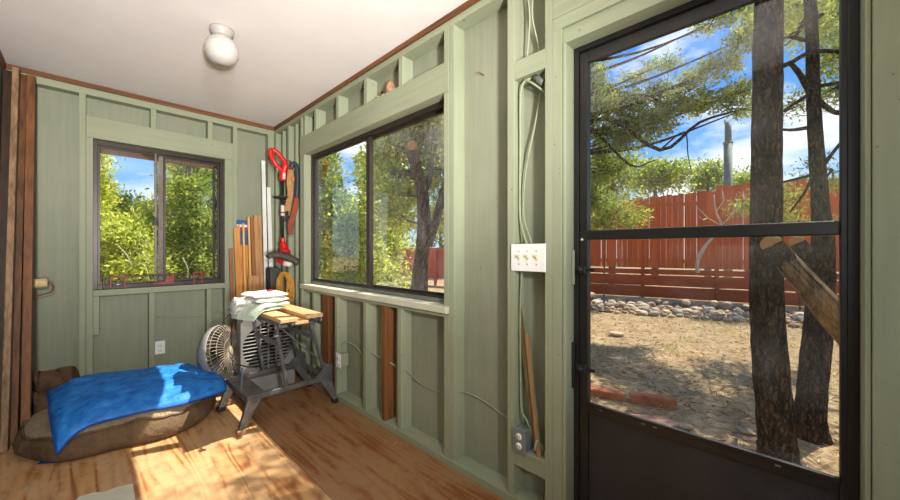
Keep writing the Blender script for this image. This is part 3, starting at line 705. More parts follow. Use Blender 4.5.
for y, s in ((2.60, 1), (3.08, 1)):
    nm = 'upper_leg'
    MB().beam((.925, y-.01, .672), (1.005, y, .225), .021, .026, (0, 1, 0), .003).build(nm, BS, wk)
    MB().beam((1.165, y-.01, .672), (1.30, y, .225), .021, .026, (0, 1, 0), .003).build(nm, BS, wk)
    MB().beam((.945, y-.022, .66), (1.30, y-.02, .30), .010, .024, (0, 1, 0), .002).build('brace', BS, wk)
    MB().box((.745, y-.016, .190), (1.325, y+.016, .226)).build('base_rail', BS, wk, .004)
    MB().prism([(1.20, y-.02, .225), (1.345, y-.02, .19), (1.345, y-.02, .30), (1.30, y-.02, .32)], (0, .006, 0)).build('gusset', BS, wk)
    def leg(p):
        MB().prism([(p[0][0], p[0][1]-.02, p[0][2]), (p[1][0], p[1][1]-.02, p[1][2]), (p[2][0], p[2][1]-.02, p[2][2]), (p[3][0], p[3][1]-.02, p[3][2])], (0, .04, 0)).build('leg', BS if p[0][0] > 1 else mt['benchworn'], wk, .004)
    leg([(.748, y, .20), (.835, y, .20), (.724, y-.03, .03), (.686, y-.03, .03)])
    leg([(1.245, y, .20), (1.335, y, .20), (1.378, y-.02, .03), (1.348, y-.02, .03)])
    MB().box((.676, y-.058, .001), (.728, y-.006, .034)).build('foot', mt['black'] if y > 3 else mt['tan'], wk, .006)
    MB().box((1.342, y-.045, .001), (1.384, y-.002, .034)).build('foot', mt['black'], wk, .006)
MB().box((.745, 2.60, .206), (.868, 3.08, .218)).build('step_plate', mt['benchworn'], wk, .003)
MB().box((.745, 2.60, .175), (.753, 3.08, .206)).build('step_lip', BS, wk, .002)
MB().box((1.30, 2.60, .19), (1.32, 3.08, .225)).build('base_rail', BS, wk, .003)
for a, b in (((.948, 2.60, .53), (.948, 3.08, .53)), ((1.208, 2.60, .535), (1.208, 3.08, .535))):
    MB().beam(a, b, .014, .034, (0, 0, 1), .003).build('cross_bar', BS, wk)
MB().beam((.76, 2.78, .218), (.775, 2.80, .36), .008, .03, (0, 1, 0), .002).build('latch_lever', mt['alu'], wk)
MB().tube([(.91, 2.585, .60), (.955, 2.575, .60)], .010, 8).build('pivot', mt['alu'], wk)

# folded cloths on the bench
mt['towel'] = M('white towel', lin(206, 204, 194), lin(228, 226, 218), 30, rough=.95, bump=.8, bscale=140)
mt['towelg'] = M('pale green towel', lin(176, 190, 172), lin(204, 214, 196), 24, rough=.95, bump=.8, bscale=140)
def folded(name, c, sx, sy, h, rot, layers, mat, seed, droop=0):
    rr = np.random.default_rng(seed); m = MB()
    z = c[2]
    for L in range(layers):
        hh = h/layers; nx, ny = 22, 18
        dx, dy = rr.uniform(-.01, .01, 2); ssx, ssy = sx*(1-.05*rr.random()), sy*(1-.05*rr.random())
        top, bot = [], []
        ph = rr.uniform(0, 6, 4)
        for j in range(ny+1):
            for i in range(nx+1):
                u, v = i/nx*2-1, j/ny*2-1
                e = (1-abs(u)**5)**.5*(1-abs(v)**5)**.5 if max(abs(u), abs(v)) < 1 else 0
                w = .007*math.sin(5*u+ph[0])*math.cos(4*v+ph[1]) + .005*math.sin(11*v+7*u+ph[2])
                x = u*ssx/2*(1+.04*math.sin(3*v+ph[3])); y = v*ssy/2*(1+.05*math.sin(2.6*u+ph[1]))
                dr = droop*max(0, -u-.45)**1.5
                X = c[0]+dx+x*math.cos(rot)-y*math.sin(rot); Y = c[1]+dy+x*math.sin(rot)+y*math.cos(rot)
                mid = z+hh/2-dr
                top.append((X, Y, mid+(hh/2+w)*e)); bot.append((X, Y, mid-hh/2*e))
        N = nx+1
        f = []
        for j in range(ny):
            for i in range(nx):
                a = j*N+i; f.append((a, a+1, a+N+1, a+N)); b = len(top)+a; f.append((b, b+N, b+N+1, b+1))
        m.add(top+bot, f, True)
        z += hh
    return m.build(name, mat)
tag(folded('folded_cloth', (.935, 2.915, .744), .30, .30, .055, .25, 2, mt['towelg'], 3, droop=.16), 'pale green folded cloth under the white towel on the workbench', 'cloth')
tag(folded('folded_towel', (.975, 2.925, .800), .26, .26, .075, .1, 2, mt['towel'], 5), 'white folded towel on top of the green cloth on the workbench', 'towel')
tag(folded('folded_cloth', (.83, 3.02, .742), .13, .24, .085, -.1, 2, mt['towel'], 8, droop=.12), 'rumpled white cloth bunched at the left end of the workbench', 'cloth')
tag(MB().tube([(.97, 2.90, .884), (.995, 2.895, .886), (1.01, 2.90, .884)], .008, 6).build('red_peg', mt['red']), 'tiny red peg lying on the white towel', 'peg')

# ---- box fan with a round slatted grille behind the bench
mt['fanbody'] = M('grey fan plastic', lin(128, 126, 122), lin(142, 140, 136), 5, rough=.5)
mt['fandark'] = M('dark fan inside', lin(28, 27, 26), None, 5, rough=.8)
bf = thing('box_fan', (1.10, 3.36, 0), 'grey floor fan with round slatted grille behind the workbench', 'fan')
bc = V((1.12, 3.30, .36)); R = .205
outer = [(.900, .004), (1.345, .004), (1.345, .56), (1.31, .615), (.935, .615), (.900, .56)]
m = MB(); n = 48
ov = []
for k in range(n):   # front face with a round hole
    a = 2*math.pi*k/n; ca, sa = math.cos(a), math.sin(a)
    tx = (1.345-bc.x)/ca if ca > 1e-6 else (.900-bc.x)/ca if ca < -1e-6 else 9
    tz = (.615-bc.z)/sa if sa > 1e-6 else (.004-bc.z)/sa if sa < -1e-6 else 9
    t = min(tx, tz); ov.append((bc.x+ca*t, bc.z+sa*t))
vs = [(x, 3.30, z) for x, z in ov] + [(bc.x+R*math.cos(2*math.pi*k/n), 3.30, bc.z+R*math.sin(2*math.pi*k/n)) for k in range(n)] + \
     [(bc.x+R*math.cos(2*math.pi*k/n), 3.36, bc.z+R*math.sin(2*math.pi*k/n)) for k in range(n)] + [(x, 3.42, z) for x, z in ov]
fs = [(k, (k+1) % n, n+(k+1) % n, n+k) for k in range(n)] + [(n+k, n+(k+1) % n, 2*n+(k+1) % n, 2*n+k) for k in range(n)] + \
     [(k, 3*n+k, 3*n+(k+1) % n, (k+1) % n) for k in range(n)] + [tuple(range(3*n, 4*n))]
m.add(vs, fs); m.build('housing', mt['fanbody'], bf)
MB().lathe((bc.x, 3.385, bc.z), [(0, 0), (R-.002, 0), (R-.002, -.03)], 32, (0, 1, 0)).build('duct', mt['fandark'], bf)
gm = MB()
for k in range(-6, 7):
    z = k*.03; w = math.sqrt(max(R*R-z*z, 0))
    if w > .03: gm.beam((bc.x-w, 3.312, bc.z+z), (bc.x+w, 3.312, bc.z+z), .013, .006, (0, -.5, .8))
gm.box((bc.x-.006, 3.303, bc.z-R), (bc.x+.006, 3.311, bc.z+R)); gm.box((bc.x-.07, 3.303, bc.z-R*.93), (bc.x-.06, 3.311, bc.z+R*.93)); gm.box((bc.x+.06, 3.303, bc.z-R*.93), (bc.x+.07, 3.311, bc.z+R*.93))
gm.build('slatted_grille', mt['fanbody'], bf)
MB().box((.93, 3.20, .004), (1.31, 3.30, .13)).build('foot_box', mt['fanbody'], bf, .008)
for k in range(4):
    a = k*math.pi/2+.3
    MB().prism([(bc.x, 3.345, bc.z), (bc.x+.17*math.cos(a), 3.335, bc.z+.17*math.sin(a)), (bc.x+.18*math.cos(a+.7), 3.355, bc.z+.18*math.sin(a+.7))], (0, .003, 0)).build('blade', mt['fandark'], bf)

# ---- round wire fan leaning left of the bench
mt['wire'] = M('dusty wire', lin(124, 110, 94), lin(160, 146, 126), 20, rough=.5, metal=.2)
mt['shell'] = M('pale grey shell', lin(122, 122, 122), lin(140, 140, 138), 4, rough=.5)
mt['tubewood'] = M('tan tube', lin(170, 132, 98), lin(200, 166, 130), 12, rough=.5)
RC = V((.795, 3.37, .355)); RN = V((.70, -.68, .20)).normalized(); RR = .262
rfn = thing('round_fan', (RC.x, RC.y, 0), 'round wire fan with pale grey shell on the floor left of the workbench', 'fan')
a1 = V((0, 0, 1)) - RN*RN.z; a1.normalize(); a2 = RN.cross(a1)
RS = .86
pf = lambda r, a, h: RC + (a1*(r*math.cos(a)) + a2*(r*math.sin(a)) + RN*h)*RS
MB().lathe(RC, [(a_*RS, b_*RS) for a_, b_ in [(.10, -.115), (.17, -.11), (.235, -.085), (.262, -.04), (.266, 0), (.262, .008), (.255, 0), (.25, -.035), (.22, -.075), (.10, -.10)]], 48, RN).build('shell', mt['shell'], rfn)
gm = MB()
for k in range(44):
    a = 2*math.pi*k/44
    gm.tube([pf(.05, a, .075), pf(.12, a+.06, .078), pf(.20, a+.12, .06), pf(.245, a+.16, .03), pf(.262, a+.18, .004)], .0028, 5, caps=False)
for r, h in ((.05, .075), (.12, .078), (.20, .060), (.245, .03)):
    gm.tube([pf(r, 2*math.pi*i/40, h) for i in range(41)], .003, 5, caps=False)
gm.build('wire_grille', mt['wire'], rfn)
MB().lathe(RC + RN*.078, [(0, -.002), (.036, -.004), (.042, -.010), (0, -.012)], 20, RN).build('hub_badge', mt['wire'], rfn)
for k in range(4):
    a = k*math.pi/2
    MB().add([pf(.03, a, -.03), pf(.19, a-.25, -.01), pf(.215, a+.15, -.03), pf(.17, a+.5, -.05), pf(.05, a+.7, -.05)], [(0, 1, 2, 3, 4)]).build('blade', mt['fandark'], rfn)
MB().lathe(RC, [(0, .03), (.045, .025), (.05, -.09), (0, -.1)], 16, RN).build('motor', mt['fandark'], rfn)
# tubular stand
sa, sb = pf(.275, 2.2, -.03), pf(.275, -2.2, -.03)
fw = V((RN.x, RN.y, 0)).normalized()
for q in (sa, sb):
    b0 = V((q.x, q.y, .012)) + fw*.16; b1 = V((q.x, q.y, .012)) - fw*.08
    MB().tube(smooth_path([q, q*.5+b0*.5, b0]), .010, 8).build('stand_leg', mt['tubewood'], rfn)
    MB().tube([b0, b1], .010, 8).build('stand_foot', mt['tubewood'], rfn)
# black flex from the fans
tag(MB().tube(smooth_path([(.86, 3.42, .66), (.80, 3.40, .60), (.79, 3.36, .45), (.83, 3.27, .31), (.90, 3.22, .25), (1.0, 3.17, .24), (1.08, 3.14, .26)], 8), .005, 6).build('power_cord', mt['black']), 'black power cord looping between the two fans', 'cord')
tag(MB().tube(smooth_path([(.875, 3.25, .72), (.86, 3.30, .66), (.845, 3.35, .52), (.84, 3.30, .30), (.85, 3.18, .12), (.86, 3.16, .012)], 8), .005, 6).build('power_cord', mt['black']), 'black power cord hanging from the cloth down the grey fan', 'cord')

# ---- dog bed, blue cushion on it, and a rolled mat behind
def fbm(x, y, z=0, s=1): return noise.fractal(V((x*s, y*s, z)), 1.0, 2.0, 4)
mt['bedbrown'] = M('brown canvas', lin(80, 62, 45), lin(116, 93, 68), 7, rough=.9, bump=.9, bscale=16, bdist=.02)
mt['bedfleece'] = M('speckled fleece', lin(126, 108, 86), lin(170, 152, 126), 90, rough=1, bump=.8, bscale=160)
mt['bluecl'] = M('blue tarp cloth', lin(6, 88, 178), lin(46, 136, 216), 14, rough=.55, bump=.9, bscale=18, stretch=(1, 1, 1))
mt['bluehem'] = M('blue hem', lin(14, 60, 140), lin(22, 76, 160), 9, rough=.7)
bed_out = [(-.30, 3.36), (-.275, 3.20), (-.215, 3.075), (-.14, 2.965), (-.06, 2.91), (.05, 2.89), (.13, 2.88), (.23, 2.855), (.33, 2.835), (.44, 2.85), (.56, 2.93), (.65, 3.06), (.705, 3.22), (.70, 3.40), (.64, 3.55), (.50, 3.66), (.30, 3.72), (.08, 3.75), (-.10, 3.72), (-.22, 3.62), (-.29, 3.50)]
bed_c = V((.22, 3.28))
def closed(pts, k=5):
    P = [V((a, b, 0)) for a, b in pts]; n = len(P); out = []
    for i in range(n):
        a, b, c, d = P[i-1], P[i], P[(i+1) % n], P[(i+2) % n]
        for j in range(k):
            t = j/k; out.append(.5*((2*b)+(c-a)*t+(2*a-5*b+4*c-d)*t*t+(3*b-a-3*c+d)*t**3))
    return out
BO = closed(bed_out)
def bed_shape(s, prof_z, name, mat, parent, s0, s1, steps, z0, z1, seed):
    """rings from fraction s0 to s1 of the outline; z from prof_z(s)"""
    m = MB(); n = len(BO); vs = []
    for j in range(steps+1):
        f = s0+(s1-s0)*j/steps
        for k, p in enumerate(BO):
            x = bed_c.x+(p.x-bed_c.x)*f; y = bed_c.y+(p.y-bed_c.y)*f
            vs.append((x, y, prof_z(f, x, y, k)))
    fs = [(j*n+k, j*n+(k+1) % n, (j+1)*n+(k+1) % n, (j+1)*n+k) for j in range(steps) for k in range(n)]
    if s1 < .05: fs.append(tuple((steps*n+k) for k in range(n)))
    return m.add(vs, fs, True).build(name, mat, parent)
bed = thing('dog_bed', (bed_c.x, bed_c.y, 0), 'brown canvas dog bed with speckled fleece top under the blue cushion', 'dog bed')
# side wall of the bed (canvas), rounded outwards
m = MB(); n = len(BO); vs = []
prof = [(.90, .003), (.965, .006), (1.0, .03), (1.0, .06), (.98, .095), (.955, .115), (.93, .125)]
for j, (f, z) in enumerate(prof):
    for k, p in enumerate(BO):
        w = 1+.018*fbm(p.x*6, p.y*6, j*.35)*(z > .02)
        hz = z*(1+.35*fbm(p.x*3, p.y*3, 9)) if z > .02 else z
        vs.append((bed_c.x+(p.x-bed_c.x)*f*w, bed_c.y+(p.y-bed_c.y)*f*w, hz))
fs = [(j*n+k, j*n+(k+1) % n, (j+1)*n+(k+1) % n, (j+1)*n+k) for j in range(len(prof)-1) for k in range(n)]
m.add(vs, fs, True); m.build('canvas_side', mt['bedbrown'], bed)
ztop = lambda f, x, y, k: .128*(1+.35*fbm(BO[k].x*3, BO[k].y*3, 9)) * (1 if f > .9 else 1) + .11*(1-(f/.93)**2.2)**.7*(1+.4*fbm(x*3, y*3, 4)) if f < .9299 else .125*(1+.35*fbm(BO[k].x*3, BO[k].y*3, 9))
bed_shape(0, ztop, 'fleece_top', mt['bedfleece'], bed, .93, .02, 14, 0, 0, 3)
pp = []
for k, p in enumerate(BO + BO[:1]):
    kk = k % n; pp.append((bed_c.x+(p.x-bed_c.x)*.935, bed_c.y+(p.y-bed_c.y)*.935, 0.130*(1+.35*fbm(p.x*3, p.y*3, 9))))
MB().tube(pp, .008, 8).build('piping', mt['bedbrown'], bed)

# blue cushion: corner-to-corner sheet laid over the bed
def coons(bot, top, left, right, nu, nv):
    """bilinearly blended patch between four polylines"""
    def at(P, t):
        x = t*(len(P)-1); i = min(int(x), len(P)-2); f = x-i; return V(P[i])*(1-f)+V(P[i+1])*f
    out = []
    for j in range(nv+1):
        v = j/nv
        for i in range(nu+1):
            u = i/nu
            a = at(bot, u)*(1-v)+at(top, u)*v; b = at(left, v)*(1-u)+at(right, v)*u
            c = (V(bot[0])*(1-u)+V(bot[-1])*u)*(1-v)+(V(top[0])*(1-u)+V(top[-1])*u)*v
            out.append(a+b-c)
    return out
sb_ = lambda P, k=6: [tuple(p) for p in smooth_path(P, k)]
bot = sb_([(-.105, 2.872, .09), (-.06, 2.915, .135), (.0, 2.93, .172), (.10, 2.92, .185), (.26, 2.90, .19), (.44, 2.89, .18), (.59, 2.91, .18), (.705, 2.95, .175)])
top = sb_([(-.175, 3.58, .245), (-.06, 3.66, .265), (.06, 3.70, .26), (.18, 3.68, .25), (.40, 3.62, .25), (.55, 3.56, .24), (.65, 3.42, .225)])
left = sb_([(-.105, 2.872, .09), (-.125, 3.0, .165), (-.145, 3.2, .205), (-.16, 3.4, .235), (-.175, 3.58, .245)])
right = sb_([(.705, 2.95, .175), (.725, 3.04, .20), (.72, 3.16, .22), (.70, 3.3, .225), (.65, 3.42, .225)])
nu, nv = 70, 50
P = coons(bot, top, left, right, nu, nv)
tp, bt = [], []
for j in range(nv+1):
    for i in range(nu+1):
        u, v = i/nu, j/nv; p = P[j*(nu+1)+i]
        e = max(0, (1-(2*u-1)**4)*(1-(2*v-1)**4))
        w = .012*fbm(p.x*9, p.y*9, 1)+.007*fbm(p.x*22, p.y*30, 5)+.004*math.sin(14*p.x+9*p.y)
        tp.append(V((p.x, p.y, p.z+.010+(.040*e**.6)+w*min(1, e*2+.25))))
        bt.append(V((p.x, p.y, p.z-.006-.004*e)))
m = MB(); N = nu+1; fs = []
for j in range(nv):
    for i in range(nu):
        a = j*N+i; fs.append((a, a+1, a+N+1, a+N)); b = len(tp)+a; fs.append((b, b+N, b+N+1, b+1))
T = len(tp)
for i in range(nu): fs += [(i+1, i, T+i, T+i+1), (nv*N+i, nv*N+i+1, T+nv*N+i+1, T+nv*N+i)]
for j in range(nv): fs += [(j*N, (j+1)*N, T+(j+1)*N, T+j*N), ((j+1)*N+nu, j*N+nu, T+j*N+nu, T+(j+1)*N+nu)]
m.add(tp+bt, fs, True)
bc_ = thing('blue_cushion', (.25, 3.25, .1), 'bright blue cloth cushion lying across the brown dog bed', 'cushion')
m.build('cover', mt['bluecl'], bc_)
MB().tube([V(p)+V((0, -.004, .002)) for p in bot], .006, 8).build('hem', mt['bluehem'], bc_)
MB().tube([V(p)+V((.003, 0, .002)) for p in right], .006, 8).build('hem', mt['bluehem'], bc_)
MB().tube([V(p)+V((-.003, 0, .002)) for p in left], .006, 8).build('hem', mt['bluehem'], bc_)

# rolled brown mat behind
mt['matbrown'] = M('brown rolled fabric', lin(72, 52, 38), lin(104, 78, 58), 14, rough=.9, bump=.5)
rm = MB(); 
for q, (r, z, y) in enumerate(((.10, .105, 3.80), (.075, .262, 3.83))):
    pts = [(-.27+i*.020, y+.01*math.sin(i), z+.006*math.sin(i*1.7)) for i in range(12)]
    o = MB().tube(pts, [r*(1+.05*math.sin(i*2.2)) for i in range(12)], 20, wob=lambda i, k: 1+.05*math.sin(k*3+i)).build('rolled_mat', mt['matbrown'])
    tag(o, ('thick brown fabric roll on the floor behind the dog bed', 'upper brown fabric roll peeking above the dog bed beside the boards')[q], 'roll')
# scrap of blue under the bed
tag(MB().prism([(-.19, 3.03, .001), (-.10, 2.96, .001), (-.06, 2.945, .001), (-.05, 3.04, .001), (-.15, 3.10, .001)], (0, 0, .002)).build('blue_scrap', mt['bluehem']), 'scrap of blue cloth poking out under the dog bed', 'cloth scrap')

# ------------------------------------------------------------------ outside
GZ = -.15
def at(u, v, s):
    """a point s metres out along the optical axis, on the line of sight through the photo's (u, v)"""
    k = (u-450)/352; a = math.radians(46); vx, vy = math.sin(a), math.cos(a)
    return ((vx+k*vy)*s, (vy-k*vx)*s, 1.2+(250-v)/352*s)
def ell(u, v, s, ru, rv, n, depth=None):
    x, y, z = at(u, v, s); a = ru*s/352; b = rv*s/352; d = depth or a
    return (x, y, z, (a+d)/2, (a+d)/2, b, n)

def ground_material():
    m, t = new_mat('dry grass and needle litter')
    tc = t.n('ShaderNodeTexCoord')
    n1 = t.n('ShaderNodeTexNoise', {'Vector': (tc, 'Object'), 'Scale': .7, 'Detail': 5, 'Roughness': .6})
    n2 = t.n('ShaderNodeTexNoise', {'Vector': (tc, 'Object'), 'Scale': 14, 'Detail': 8, 'Roughness': .75})
    n3 = t.n('ShaderNodeTexNoise', {'Vector': (tc, 'Object'), 'Scale': 3.1, 'Detail': 5, 'Roughness': .7})
    r1 = ramp(t.n('ShaderNodeValToRGB', {'Fac': (n2, 0)}), [(.30, lin(100, 78, 58)), (.5, lin(178, 150, 116)), (.72, lin(222, 202, 166))])
    r2 = ramp(t.n('ShaderNodeValToRGB', {'Fac': (n3, 0)}), [(.38, lin(146, 118, 90)), (.62, lin(206, 182, 138))])
    mx = t.n('ShaderNodeMix', {0: .5, 6: (r1, 0), 7: (r2, 0)}, data_type='RGBA')
    g = ramp(t.n('ShaderNodeValToRGB', {'Fac': (n1, 0)}), [(.52, (0, 0, 0, 1)), (.68, (.35, .35, .35, 1))])
    m2 = t.n('ShaderNodeMix', {0: (g, 0), 6: (mx, 2), 7: lin(150, 150, 92)}, data_type='RGBA')
    b = t.n('ShaderNodeBsdfDiffuse', {'Color': (m2, 2), 'Roughness': .8})
    bp = t.n('ShaderNodeBump', {'Height': (n2, 0), 'Strength': .9, 'Distance': .03})
    t.t.links.new(bp.outputs[0], b.inputs['Normal'])
    t.n('ShaderNodeOutputMaterial', {'Surface': (b, 0)})
    return m
mt['ground'] = ground_material()
m = MB(); n = 90
gv = []
for j in range(n+1):
    for i in range(n+1):
        x = -30+90*(i/n); y = -30+90*(j/n)
        gv.append((x, y, GZ))
m.add(gv, [(j*(n+1)+i, j*(n+1)+i+1, (j+1)*(n+1)+i+1, (j+1)*(n+1)+i) for j in range(n) for i in range(n)])
struct(m.build('ground', mt['ground'], off=(0, 0, GZ)), 'dry straw coloured yard ground outside', 'ground')

def quads_mesh(name, v, tint, mat, parent=None, loc=(0, 0, 0)):
    """v: (N,4,3) quads with a tint per quad"""
    N = len(v); me = bpy.data.meshes.new(name)
    vv = (v.reshape(-1, 3)-np.array(loc)).astype(np.float32)
    me.vertices.add(N*4); me.vertices.foreach_set('co', vv.ravel())
    me.loops.add(N*4); me.loops.foreach_set('vertex_index', np.arange(N*4, dtype=np.int32))
    me.polygons.add(N); me.polygons.foreach_set('loop_start', np.arange(0, N*4, 4, dtype=np.int32))
    me.polygons.foreach_set('loop_total', np.full(N, 4, dtype=np.int32))
    at = me.attributes.new('tint', 'FLOAT', 'POINT'); at.data.foreach_set('value', np.repeat(tint, 4).astype(np.float32))
    me.materials.append(mat); me.update(); me.validate()
    o = bpy.data.objects.new(name, me); COL.objects.link(o)
    if parent is not None: o.parent = parent
    else: o.location = loc
    OFF[o.name] = V(loc)
    return o
def unit(a): return a/np.maximum(np.linalg.norm(a, axis=1, keepdims=True), 1e-9)
def leaf_quads(c, d, L, W, r):
    """diamond leaves at c pointing along d"""
    n = len(c); d = unit(d); s = unit(np.cross(d, r.normal(size=(n, 3))))
    L = (L*r.uniform(.6, 1.3, n))[:, None]; W = (W*r.uniform(.6, 1.3, n))[:, None]
    return np.stack([c, c+d*L*.45+s*W*.5, c+d*L, c+d*L*.45-s*W*.5], 1)

bark_cache = {}
def barkmat(name, a, b):
    m, t = new_mat(name)
    tc = t.n('ShaderNodeTexCoord')
    mp = t.n('ShaderNodeMapping', {'Vector': (tc, 'Object'), 'Scale': (1, 1, .22)})
    nd = t.n('ShaderNodeTexNoise', {'Vector': (tc, 'Object'), 'Scale': 22, 'Detail': 3})
    ns = t.n('ShaderNodeVectorMath', {0: (nd, 'Color'), 1: (.05, .05, .03)}, operation='MULTIPLY')
    nv_ = t.n('ShaderNodeVectorMath', {0: (mp, 0), 1: (ns, 0)}, operation='ADD')
    v = t.n('ShaderNodeTexVoronoi', {'Vector': (nv_, 0), 'Scale': 46}, feature='DISTANCE_TO_EDGE')
    n1 = t.n('ShaderNodeTexNoise', {'Vector': (mp, 0), 'Scale': 30, 'Detail': 6, 'Roughness': .7})
    ad = t.n('ShaderNodeMath', {0: (v, 0), 1: (n1, 0)}, operation='ADD')
    rp = ramp(t.n('ShaderNodeValToRGB', {'Fac': (ad, 0)}), [(.45, a), (.60, tuple(.45*p+.25*q for p, q in zip(a, b))), (.9, b)])
    bs = t.n('ShaderNodeBsdfDiffuse', {'Color': (rp, 0), 'Roughness': .8})
    bp = t.n('ShaderNodeBump', {'Height': (ad, 0), 'Strength': 1.0, 'Distance': .03})
    t.t.links.new(bp.outputs[0], bs.inputs['Normal'])
    t.n('ShaderNodeOutputMaterial', {'Surface': (bs, 0)})
    return m
mt['bark'] = barkmat('furrowed dark bark', lin(20, 15, 12), lin(104, 84, 66))
mt['barkgrey'] = barkmat('grey stringy bark', lin(84, 70, 56), lin(160, 140, 118))
mt['deadwood'] = wood('bleached dead wood', lin(150, 138, 120), lin(196, 186, 168), 2, freq=20)
mt['leaf_yel'] = leafmat('sunny juniper leaves', lin(78, 106, 42), lin(212, 212, 108), .48, 1.6)
mt['leaf_mid'] = leafmat('mid green leaves', lin(62, 88, 40), lin(168, 176, 92), .45, 1.5)
mt['leaf_dark'] = leafmat('dark juniper leaves', lin(96, 116, 60), lin(206, 204, 116), .6, 1.9)
mt['leaf_pine'] = leafmat('blue green pine needles', lin(58, 82, 44), lin(176, 182, 96), .45, 1.3)

def rough_tube(m, pts, rad, n=14, amp=.08, seed=0):
    m.tube(pts, rad, n, wob=lambda i, k: 1+amp*noise.noise(V((k*1.3 % n, i*.45, seed)))+amp*.6*(((k*7) % 5)/4-.5))
    return m

def tree(name, label, base, trunk, blobs, leafmat_, barkmat_, seed, L=.06, W=.03, per=28, clump=.11, cat='tree', group=None, extra=(), twigs=True, limb_from=None, dense=1.0, tn=14, droop=0.0):
    """trunk: list of (x,y,z,r). blobs: (x,y,z,rx,ry,rz,nsprays). extra: limb polylines [(pts, r0, r1)]"""
    r = np.random.default_rng(seed)
    root = thing(name, base, label, cat, group)
    m = MB()
    tp = [V(p[:3]) for p in trunk]; tr = [p[3] for p in trunk]
    if len(tp) > 1:
        sub_ = 22 if tn > 20 else 6
        P = smooth_path(tp, sub_); k = len(P); R_ = [float(np.interp(i/(k-1)*(len(tr)-1), range(len(tr)), tr)) for i in range(k)]
        if tn > 20: m.tube(P, R_, tn, wob=lambda i, q: 1+.07*noise.noise(V((9*math.cos(6.283*q/tn), 9*math.sin(6.283*q/tn), i*.28+seed)))+.05*noise.noise(V((4*math.cos(6.283*q/tn), 4*math.sin(6.283*q/tn), i*.1))))
        else: rough_tube(m, P, R_, tn, .10, seed)
    else: P = [V(base)]; R_ = [.03]

    cs, ds, tt = [], [], []
    for pts, r0, r1 in extra:
        q = smooth_path(pts, 4); rough_tube(m, q, [r0+(r1-r0)*i/(len(q)-1) for i in range(len(q))], 7, .12, seed+3)
    for (x, y, z, rx, ry, rz, ns) in blobs:
        c = V((x, y, z))
        # limb from the trunk to the heart of the clump
        cand = [(abs(p.z-(z-.35*rz-.15*(V((p.x, p.y, 0))-V((x, y, 0))).length)), i) for i, p in enumerate(P)]
        i0 = min(cand)[1]; p0 = P[i0]
        if (c-p0).length > .25:
            mid = (p0+c)/2+V((r.normal()*.08, r.normal()*.08, -.06*(c-p0).length))
            q = smooth_path([p0, mid, c], 4)
            rr0 = min(R_[i0]*.4, .01+.012*(c-p0).length)
            m.tube(q, [rr0+(.008-rr0)*i/(len(q)-1) for i in range(len(q))], 6, caps=False)
        u = unit(r.normal(size=(ns, 3))); rad = r.uniform(.25, 1, ns)**.5
        S = np.array([x, y, z])+u*rad[:, None]*np.array([rx, ry, rz])
        out = unit(u*np.array([rx, ry, rz])+np.array([0, 0, .25*rz]))
        shade = r.uniform(0, 1, ns)
        if twigs:
            for j in range(0, ns, 3):
                s0 = V(S[j]); w0 = c*.6+s0*.4+V(r.normal(size=3)*.05)
                m.tube([c, w0, s0], [.010, .006, .003], 4, caps=False)
        k = max(3, int(per*dense))
        o = r.normal(size=(ns, k, 3))*clump*np.array([1, 1, .7])
        cc = S[:, None]+o+out[:, None]*r.uniform(-.5, .9, (ns, k, 1))*clump
        dd = out[:, None]*.8+r.normal(size=(ns, k, 3))*.55+np.array([0, 0, -droop])
        ti = np.clip(shade[:, None]*.55+r.uniform(0, .5, (ns, k)), 0, 1)
        cs.append(cc.reshape(-1, 3)); ds.append(dd.reshape(-1, 3)); tt.append(ti.ravel())
    if m.v: m.build('trunk', barkmat_, root)
    if cs:
        c = np.concatenate(cs); d = np.concatenate(ds); t = np.concatenate(tt)
        keep = c[:, 2] > GZ+.03
        quads_mesh('foliage', leaf_quads(c[keep], d[keep], L, W, r), t[keep], leafmat_, root, base)
    return root

# --- near trees outside the door
b1 = (3.02, .055, GZ)
tree('yard_tree', 'thick dark furrowed trunk nearest the door glass', b1,
     [(3.03, .05, GZ-.05, .115), (*at(777, 440, 2.2), .094), (*at(768, 330, 2.18), .084), (*at(766, 250, 2.17), .077), (*at(767, 120, 2.17), .073), (*at(769, 0, 2.18), .068), (3.0, .06, 3.6, .066), (3.05, .06, 4.6, .07), (3.1, .1, 5.8, .03)],
     [(3.9, .5, 4.3, .6, .6, .35, 40), (3.35, 1.05, 4.25, .45, .5, .2, 16), (4.3, .9, 4.6, .7, .6, .35, 40), (3.0, .3, 6.0, .6, .6, .6, 60), (4.6, .3, 3.9, .5, .5, .3, 30)],
     mt['leaf_pine'], mt['bark'], 21, L=.075, W=.014, per=60, clump=.10, tn=44)
b2 = (3.62, -.11, GZ)
x_ = [at(818, 330, 2.55), at(823, 250, 2.56), at(820, 200, 2.6), at(814, 110, 2.7), at(810, 0, 2.85)]
